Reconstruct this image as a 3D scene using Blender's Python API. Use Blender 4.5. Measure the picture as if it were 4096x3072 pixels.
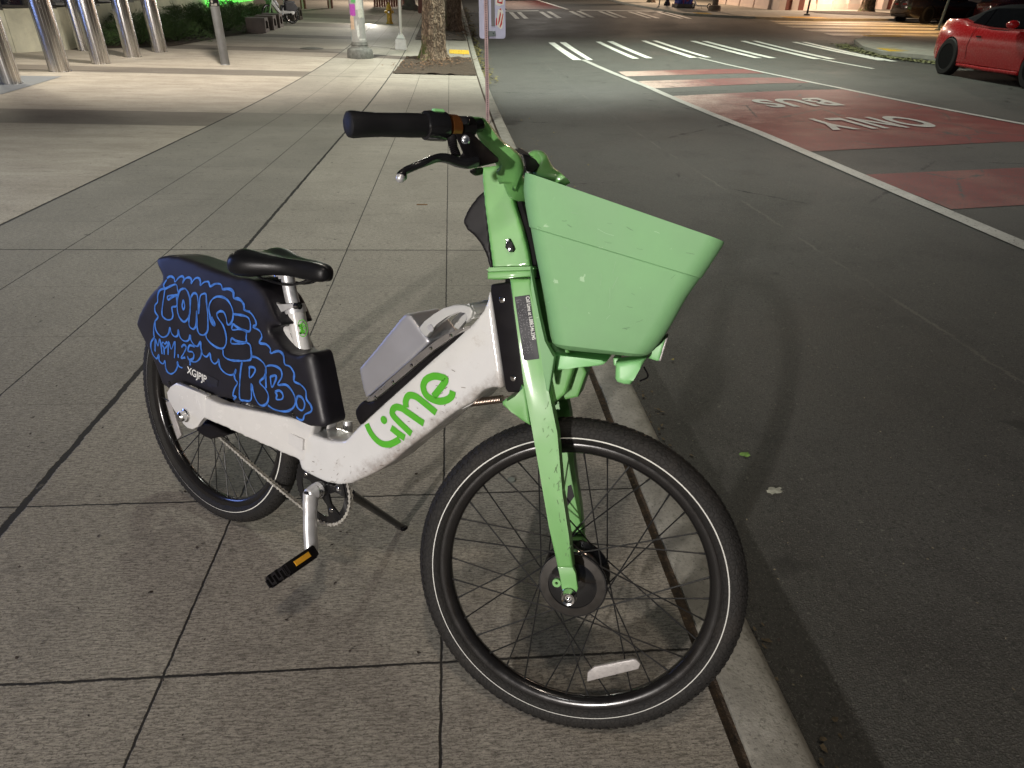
import bpy, bmesh, math, random
from mathutils import Vector, Matrix
from mathutils.bvhtree import BVHTree
random.seed(7)
for o in list(bpy.data.objects): bpy.data.objects.remove(o)
SC=bpy.context.scene; C=SC.collection
# ---------------- camera
cam=bpy.data.cameras.new('camera'); co=bpy.data.objects.new('camera',cam); C.objects.link(co)
co.matrix_world=Matrix([[0.996178, 0.016004, -0.085864, 0.0], [-0.082508, 0.494976, -0.864981, 0.0], [0.028657, 0.868759, 0.494405, 1.336666], [0.0, 0.0, 0.0, 1.0]])
cam.sensor_width=36; cam.lens=22.9267; cam.clip_start=.05; cam.clip_end=500
SC.camera=co
SC.render.resolution_x=1024; SC.render.resolution_y=768
# ---------------- night sky, street lamps and added fill lights
W=bpy.data.worlds.new('World'); SC.world=W; W.use_nodes=True
bg=W.node_tree.nodes['Background']
sky=W.node_tree.nodes.new('ShaderNodeTexSky'); sky.sky_type='NISHITA'; sky.sun_disc=False
sky.sun_elevation=math.radians(-4); sky.sun_rotation=math.radians(200)
W.node_tree.links.new(sky.outputs[0],bg.inputs[0]); bg.inputs[1].default_value=.5
def lamp(name,loc,power,col=(1,.93,.82),rad=.15,spot=None,aim=None):
    l=bpy.data.lights.new(name,'SPOT' if spot else 'POINT'); l.energy=power; l.color=col; l.shadow_soft_size=rad
    o=bpy.data.objects.new(name,l); C.objects.link(o); o.location=loc
    if spot:
        l.spot_size=math.radians(spot); l.spot_blend=.7
        o.rotation_euler=(Vector(aim)-Vector(loc)).to_track_quat('-Z','Y').to_euler()
    return o
lamp('entrance_lamp',(-5.6,-9.1,3.2),5000,(1,.935,.88),.14)
lamp('street_and_fill_light',(.1,-1.4,7.0),390,(1,.86,.72),.22)
lamp('street_and_fill_light',(-1.2,-1.8,3.2),60,(.98,.97,.92),.15)
lamp('street_and_fill_light',(-4.4,14.8,6.4),2700,(1,.93,.82),.16,104,(-4.4,15.8,0))
lamp('wall_fill_light',(-8.9,14.6,3.4),300,(1,.94,.75),.15)  # added fill that brightens the concrete wall; no fitting known there
lamp('street_and_fill_light',(2.9,18.0,7.5),5200,(.92,1,.87),.2,104,(2.9,18.6,0))
lamp('street_and_fill_light',(9.5,20,8),3000,(.9,1,.86),.2,110,(9.5,20,0))
lamp('street_and_fill_light',(5.5,46,7),900,(1,.93,.85),.3)
lamp('street_and_fill_light',(14,48,6.5),1800,(1,.72,.5),.3)
lamp('street_and_fill_light',(-.6,6.8,7.0),1350,(.96,1,.88),.25,84,(-.5,6.6,0))  # added fill for the mid pavement, cone kept off the bicycle
lamp('street_and_fill_light',(5.8,10.3,8.0),1700,(.98,.97,.9),.25,98,(6.0,10.3,0))  # added fill that brightens the bus lane
lamp('street_and_fill_light',(24,44,5.5),2600,(1,.74,.55),.3)
lamp('street_and_fill_light',(21.5,33.5,6),2600,(1,.55,.2),.3,120,(20.5,33.5,0))
lamp('street_and_fill_light',(-5,30,6),260,(.8,1,.8),.3)
lamp('street_and_fill_light',(-4,43,4.5),900,(1,.85,.7),.3)
for nm,lc,tg,sz,en,cl in (('blue_streak_light',(-12.5,11.0,2.2),(-7.6,16.5,1),(.5,3.0),60,(.3,.45,1)),('white_streak_light',(-3.2,30.0,2.4),(-7.6,16,1),(.35,3.6),150,(1,.97,.9))):  # two unseen lights added to put streaks on the steel bollards
    a=bpy.data.lights.new(nm,'AREA'); a.shape='RECTANGLE'; a.size,a.size_y=sz; a.energy=en; a.color=cl
    o=bpy.data.objects.new(nm,a); C.objects.link(o); o.location=lc; o.rotation_euler=(Vector(tg)-Vector(lc)).to_track_quat('-Z','Y').to_euler()
a=bpy.data.lights.new('shop_screen_light','AREA'); a.shape='RECTANGLE'; a.size=1.2; a.size_y=2.2; a.energy=85; a.color=(.25,.38,1)
ao=bpy.data.objects.new('shop_screen_light',a); C.objects.link(ao); ao.location=(-7.5,4.2,1.5)
ao.rotation_euler=(Vector((-.8,1.8,.6))-ao.location).to_track_quat('-Z','Y').to_euler()
SC.view_settings.view_transform='Standard'; SC.view_settings.look='None'; SC.view_settings.exposure=0; SC.view_settings.gamma=1
# ---------------- terrain profile
def zl(Y):
    a=min(max(Y-9,0),16); return a*a*.001875+max(Y-25,0)*.06
def zr(X):
    return -.13+.045*min(max(X-.75,0),6)+.018*min(max(X-6.75,0),8)
def hs(X,Y): return zl(Y)
def hr(X,Y): return zl(Y)+zr(X)
UG=Vector((0,-.05,1)).normalized()
def s2l(r,g,b):
    f=lambda v:(v/255/12.92) if v<=10.3 else ((v/255+.055)/1.055)**2.4
    return (f(r),f(g),f(b))
# ---------------- shader helpers
class NT:
    def __init__(s,name):
        s.m=bpy.data.materials.new(name); s.m.use_nodes=True; s.t=s.m.node_tree; s.b=s.t.nodes['Principled BSDF']
        s.out=s.t.nodes['Material Output']
    def n(s,ty,**k):
        x=s.t.nodes.new(ty)
        for a,v in k.items():
            if a.startswith('i_'):
                key=a[2:]; key=int(key) if key.isdigit() else key
                s.set(x.inputs[key],v)
            else: setattr(x,a,v)
        return x
    def set(s,inp,v):
        if hasattr(v,'is_output'): s.t.links.new(v,inp)
        elif isinstance(v,tuple) and len(v)==3 and inp.type=='RGBA': inp.default_value=(*v,1)
        else: inp.default_value=v
    def math(s,op,a,b=0.0,c=None,clamp=False):
        x=s.t.nodes.new('ShaderNodeMath'); x.operation=op; x.use_clamp=clamp
        s.set(x.inputs[0],a); s.set(x.inputs[1],b)
        if c is not None: s.set(x.inputs[2],c)
        return x.outputs[0]
    def mix(s,f,a,b,blend='MIX'):
        x=s.t.nodes.new('ShaderNodeMix'); x.data_type='RGBA'; x.blend_type=blend
        s.set(x.inputs[0],f); s.set(x.inputs[6],a); s.set(x.inputs[7],b); return x.outputs[2]
    def ramp(s,v,lo,hi,a=0.,b=1.):
        x=s.t.nodes.new('ShaderNodeMapRange'); x.clamp=True
        s.set(x.inputs[0],v); 
        for i,q in ((1,lo),(2,hi),(3,a),(4,b)): s.set(x.inputs[i],q)
        return x.outputs[0]
    def co(s,scale=(1,1,1)):
        t=s.t.nodes.new('ShaderNodeTexCoord'); m=s.t.nodes.new('ShaderNodeMapping'); m.inputs['Scale'].default_value=scale
        s.t.links.new(t.outputs['Object'],m.inputs[0]); return m.outputs[0]
    def noise(s,scale,detail=4,rough=.6,vec=None,dist=0.):
        x=s.t.nodes.new('ShaderNodeTexNoise'); x.inputs['Scale'].default_value=scale; x.inputs['Detail'].default_value=detail
        x.inputs['Roughness'].default_value=rough; x.inputs['Distortion'].default_value=dist
        s.t.links.new(vec if vec is not None else s.co(),x.inputs['Vector']); return x.outputs['Fac']
    def bump(s,h,strength=.3,dist=.002):
        x=s.t.nodes.new('ShaderNodeBump'); x.inputs['Strength'].default_value=strength; x.inputs['Distance'].default_value=dist
        s.t.links.new(h,x.inputs['Height']); s.t.links.new(x.outputs[0],s.b.inputs['Normal'])
def mat(name,col,rough=.5,metal=0,var=.12,vs=14,bump=0,bs=120,coat=0,wear=None,wearc=(.3,.3,.3),emit=0,trans=0,dirt=0,dirtc=(.05,.035,.025),spec=.5):
    m=NT(name); b=m.b
    f=m.noise(vs,5)
    c=m.mix(m.ramp(f,.3,.7),tuple(v*(1-var) for v in col),tuple(min(1,v*(1+var)) for v in col))
    if wear:
        w=m.ramp(m.noise(vs*5,6,.7,dist=.6),wear,wear+.02); c=m.mix(w,c,wearc)
    if dirt:
        w=m.ramp(m.noise(vs*1.7,6,.75),.52,.8,0,dirt); c=m.mix(w,c,dirtc)
    m.set(b.inputs['Base Color'],c); b.inputs['Metallic'].default_value=metal
    m.set(b.inputs['Roughness'],m.ramp(m.noise(vs*2,4),.2,.8,max(rough-.07,.03),min(rough+.1,1)))
    b.inputs['Specular IOR Level'].default_value=spec; b.inputs['Coat Weight'].default_value=coat; b.inputs['Coat Roughness'].default_value=.08
    if bump: m.bump(m.noise(bs,4),bump,.002)
    if emit: m.set(b.inputs['Emission Color'],tuple(col)); b.inputs['Emission Strength'].default_value=emit
    if trans: b.inputs['Transmission Weight'].default_value=trans
    return m.m
# ---------------- mesh helpers
def link(o,parent=None,M=None):
    C.objects.link(o)
    if parent is not None: o.parent=parent
    if M is not None: o.matrix_local=M
    return o
def fin(name,bm,m,parent=None,M=None,ang=35,smooth=True):
    me=bpy.data.meshes.new(name); bmesh.ops.recalc_face_normals(bm,faces=bm.faces); bm.to_mesh(me); bm.free()
    if smooth:
        for p in me.polygons: p.use_smooth=True
        me.set_sharp_from_angle(angle=math.radians(ang))
    if m: me.materials.append(m)
    return link(bpy.data.objects.new(name,me),parent,M)
def tag(o,label,cat,group=None,kind=None):
    if label: o['label']=label
    if cat: o['category']=cat
    if group: o['group']=group
    if kind: o['kind']=kind
    return o
def empty(name,M,label,cat,group=None):
    o=bpy.data.objects.new(name,None); C.objects.link(o); o.matrix_world=M; o.empty_display_size=.1
    return tag(o,label,cat,group)
def struct(name,bm,m,smooth=True):
    o=fin(name,bm,m,smooth=smooth); o['kind']='structure'; return o
def b_prism(bm,pts,y0,y1,bev=0,seg=3,axis='y'):
    f=lambda p,y:(p[0],y,p[1]) if axis=='y' else ((p[0],p[1],y) if axis=='z' else (y,p[0],p[1]))
    a=[bm.verts.new(f(p,y0)) for p in pts]; b=[bm.verts.new(f(p,y1)) for p in pts]
    n=len(pts); fs=[bm.faces.new(a),bm.faces.new(b[::-1])]
    for i in range(n): fs.append(bm.faces.new((a[i],a[(i+1)%n],b[(i+1)%n],b[i])))
    if bev:
        es=[e for e in fs[0].edges]+[e for e in fs[1].edges]
        bmesh.ops.bevel(bm,geom=es,offset=bev,segments=seg,profile=.5,affect='EDGES',clamp_overlap=True)
    return bm
def prism(name,pts,y0,y1,m,parent=None,M=None,bev=0,seg=3,axis='y'):
    bm=bmesh.new(); b_prism(bm,pts,y0,y1,bev,seg,axis); return fin(name,bm,m,parent,M)
def puff(name,pts,y0,y1,m,parent=None,M=None,vox=.006,it=10,shear=None):
    bm=bmesh.new(); b_prism(bm,pts,y0,y1)
    if shear:
        bmesh.ops.subdivide_edges(bm,edges=bm.edges[:],cuts=1)
        for v in bm.verts: v.co.y=shear(v.co)
    o=fin(name,bm,m,parent,M)
    r=o.modifiers.new('Remesh','REMESH'); r.mode='VOXEL'; r.voxel_size=vox; r.use_smooth_shade=True
    s=o.modifiers.new('Smooth','SMOOTH'); s.factor=.5; s.iterations=it
    return o
def b_box(bm,c,s,rot=None,bev=0,taper=1):
    vs=[]
    for x in (-1,1):
        for y in (-1,1):
            for z in (-1,1):
                t=taper if z>0 else 1
                v=Vector((x*s[0]/2*t,y*s[1]/2*t,z*s[2]/2))
                if rot is not None: v=rot@v
                vs.append(bm.verts.new(v+Vector(c)))
    F=[(0,1,3,2),(4,6,7,5),(0,4,5,1),(2,3,7,6),(0,2,6,4),(1,5,7,3)]
    fs=[bm.faces.new([vs[i] for i in f]) for f in F]
    if bev: bmesh.ops.bevel(bm,geom=list({e for f in fs for e in f.edges}),offset=bev,segments=2,affect='EDGES',clamp_overlap=True)
def box(name,c,s,m,parent=None,M=None,rot=None,bev=0,taper=1):
    bm=bmesh.new(); b_box(bm,c,s,rot,bev,taper); return fin(name,bm,m,parent,M)
def b_tube(bm,pts,r,n=12,cap=True,flat=1):
    pts=[Vector(p) for p in pts]; rs=r if isinstance(r,(list,tuple)) else [r]*len(pts)
    prev=None; rings=[]
    for i,p in enumerate(pts):
        t=((pts[min(i+1,len(pts)-1)]-pts[max(i-1,0)])).normalized()
        if prev is None:
            a=Vector((0,0,1)) if abs(t.z)<.9 else Vector((1,0,0)); u=t.cross(a).normalized()
        else: u=(prev-t*prev.dot(t)).normalized()
        prev=u; v=t.cross(u)
        rings.append([bm.verts.new(p+(u*math.cos(k*math.tau/n)+v*math.sin(k*math.tau/n)*flat)*rs[i]) for k in range(n)])
    for A,B in zip(rings,rings[1:]):
        for k in range(n): bm.faces.new((A[k],A[(k+1)%n],B[(k+1)%n],B[k]))
    if cap: bm.faces.new(rings[0][::-1]); bm.faces.new(rings[-1])
def tube(name,pts,r,m,parent=None,M=None,n=12,flat=1):
    bm=bmesh.new(); b_tube(bm,pts,r,n,True,flat); return fin(name,bm,m,parent,M)
def smoothpath(pts,k=5):
    P=[Vector(p) for p in pts]; P=[P[0]*2-P[1]]+P+[P[-1]*2-P[-2]]; out=[]
    for i in range(1,len(P)-2):
        for j in range(k):
            t=j/k; a,b,c_,d=P[i-1:i+3]
            out.append(.5*((2*b)+(c_-a)*t+(2*a-5*b+4*c_-d)*t*t+(-a+3*b-3*c_+d)*t**3))
    out.append(P[-2]); return out
def b_lathe(bm,prof,n=32,M=Matrix(),closed=False):   # prof (r,z) about z
    rings=[]
    for r,z in prof:
        rings.append([bm.verts.new(M@Vector((r*math.cos(k*math.tau/n),r*math.sin(k*math.tau/n),z))) for k in range(n)])
    L=list(zip(rings,rings[1:]))
    if closed: L.append((rings[-1],rings[0]))
    for A,B in L:
        for k in range(n): bm.faces.new((A[k],A[(k+1)%n],B[(k+1)%n],B[k]))
    if not closed:
        for R_,q in ((rings[0],1),(rings[-1],0)):
            if prof[0 if q else -1][0]>1e-4: bm.faces.new(R_[::-1] if q else R_)
def lathe(name,prof,m,parent=None,M=None,n=32,T=Matrix(),closed=False,ang=35):
    bm=bmesh.new(); b_lathe(bm,prof,n,T,closed); bmesh.ops.remove_doubles(bm,verts=bm.verts,dist=1e-5); return fin(name,bm,m,parent,M,ang)
RY=Matrix.Rotation(math.radians(90),4,'X')   # lathe z -> -y
def disc_y(c,extra=Matrix()): return Matrix.Translation(c)@RY@extra
def text(name,s,size,m,T,parent=None,M=None,bold=0,ext=.0004,align='LEFT',sx=1,spacing=1,fit=None):
    cu=bpy.data.curves.new(name,'FONT'); cu.body=s; cu.size=size; cu.extrude=ext; cu.offset=bold; cu.align_x=align; cu.space_character=spacing
    t=bpy.data.objects.new('tmp',cu); C.objects.link(t)
    dg=bpy.context.evaluated_depsgraph_get(); me=bpy.data.meshes.new_from_object(t.evaluated_get(dg)); bpy.data.objects.remove(t)
    if fit: xs_=[v.co.x for v in me.vertices]; sx=fit/(max(xs_)-min(xs_))
    me.transform(T@Matrix.Diagonal((sx,1,1,1))); me.name=name; me.materials.clear(); me.materials.append(m)
    return link(bpy.data.objects.new(name,me),parent,M)
def bvh_of(o):
    dg=bpy.context.evaluated_depsgraph_get(); dg.update(); e=o.evaluated_get(dg); me=e.to_mesh()
    t=BVHTree.FromPolygons([v.co.copy() for v in me.vertices],[p.vertices[:] for p in me.polygons]); e.to_mesh_clear(); return t
def b_stroke(bm,pts,w,y,bvh=None,off=.0012,step=.004,smooth=True,cap=0):
    P=[Vector((p[0],0,p[1])) for p in pts]
    if smooth and len(P)>2: P=smoothpath(P,4)
    Q=[P[0]]
    for a,b in zip(P,P[1:]):
        n=max(1,int((b-a).length/step))
        for k in range(1,n+1): Q.append(a+(b-a)*k/n)
    prev=None
    for i,p in enumerate(Q):
        t=(Q[min(i+1,len(Q)-1)]-Q[max(i-1,0)])
        if t.length<1e-7: continue
        t.normalize(); nn=Vector((-t.z,0,t.x)); row=[]
        ww=w*(1+.25*math.sin(i*.37)+.1*math.sin(i*1.3)) if cap else w
        for s_ in (-.5,0,.5):
            q=p+nn*ww*s_; yy=y
            if bvh:
                h=bvh.ray_cast(Vector((q.x,-1,q.z)),Vector((0,1,0)))
                if h[0] is not None: yy=h[0].y
            row.append(bm.verts.new((q.x,yy-off,q.z)))
        if prev:
            for a in (0,1): bm.faces.new((prev[a],prev[a+1],row[a+1],row[a]))
        prev=row
def copy_tree(o,parent=None,skip=()):
    c=o.copy(); C.objects.link(c); c.parent=parent
    for ch in list(o.children):
        if ch.name.split('.')[0] in skip: continue
        d=copy_tree(ch,c,skip); d.matrix_local=ch.matrix_local.copy()
    return c
def drape(bm,quad,hf,dz,nx=2,ny=6):
    a,b,c_,d=[Vector(p[:2]) for p in quad]  # a top-left b top-right c bottom-right d bottom-left
    g=[]
    for j in range(ny+1):
        for i in range(nx+1):
            u=i/nx;v=j/ny; p=(a*(1-u)+b*u)*(1-v)+(d*(1-u)+c_*u)*v
            g.append(bm.verts.new((p.x,p.y,hf(p.x,p.y)+dz)))
    for j in range(ny):
        for i in range(nx):
            k=j*(nx+1)+i; bm.faces.new((g[k],g[k+1],g[k+nx+2],g[k+nx+1]))
def upM(b,yaw=0,up=UG,s=1):
    z=up.normalized(); x=Vector((math.cos(yaw),math.sin(yaw),0)); x=(x-z*x.dot(z)).normalized(); y=z.cross(x)
    m=Matrix.Identity(4)
    for i in range(3): m[i][0]=x[i]*s;m[i][1]=y[i]*s;m[i][2]=z[i]*s;m[i][3]=b[i]
    return m

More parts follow.
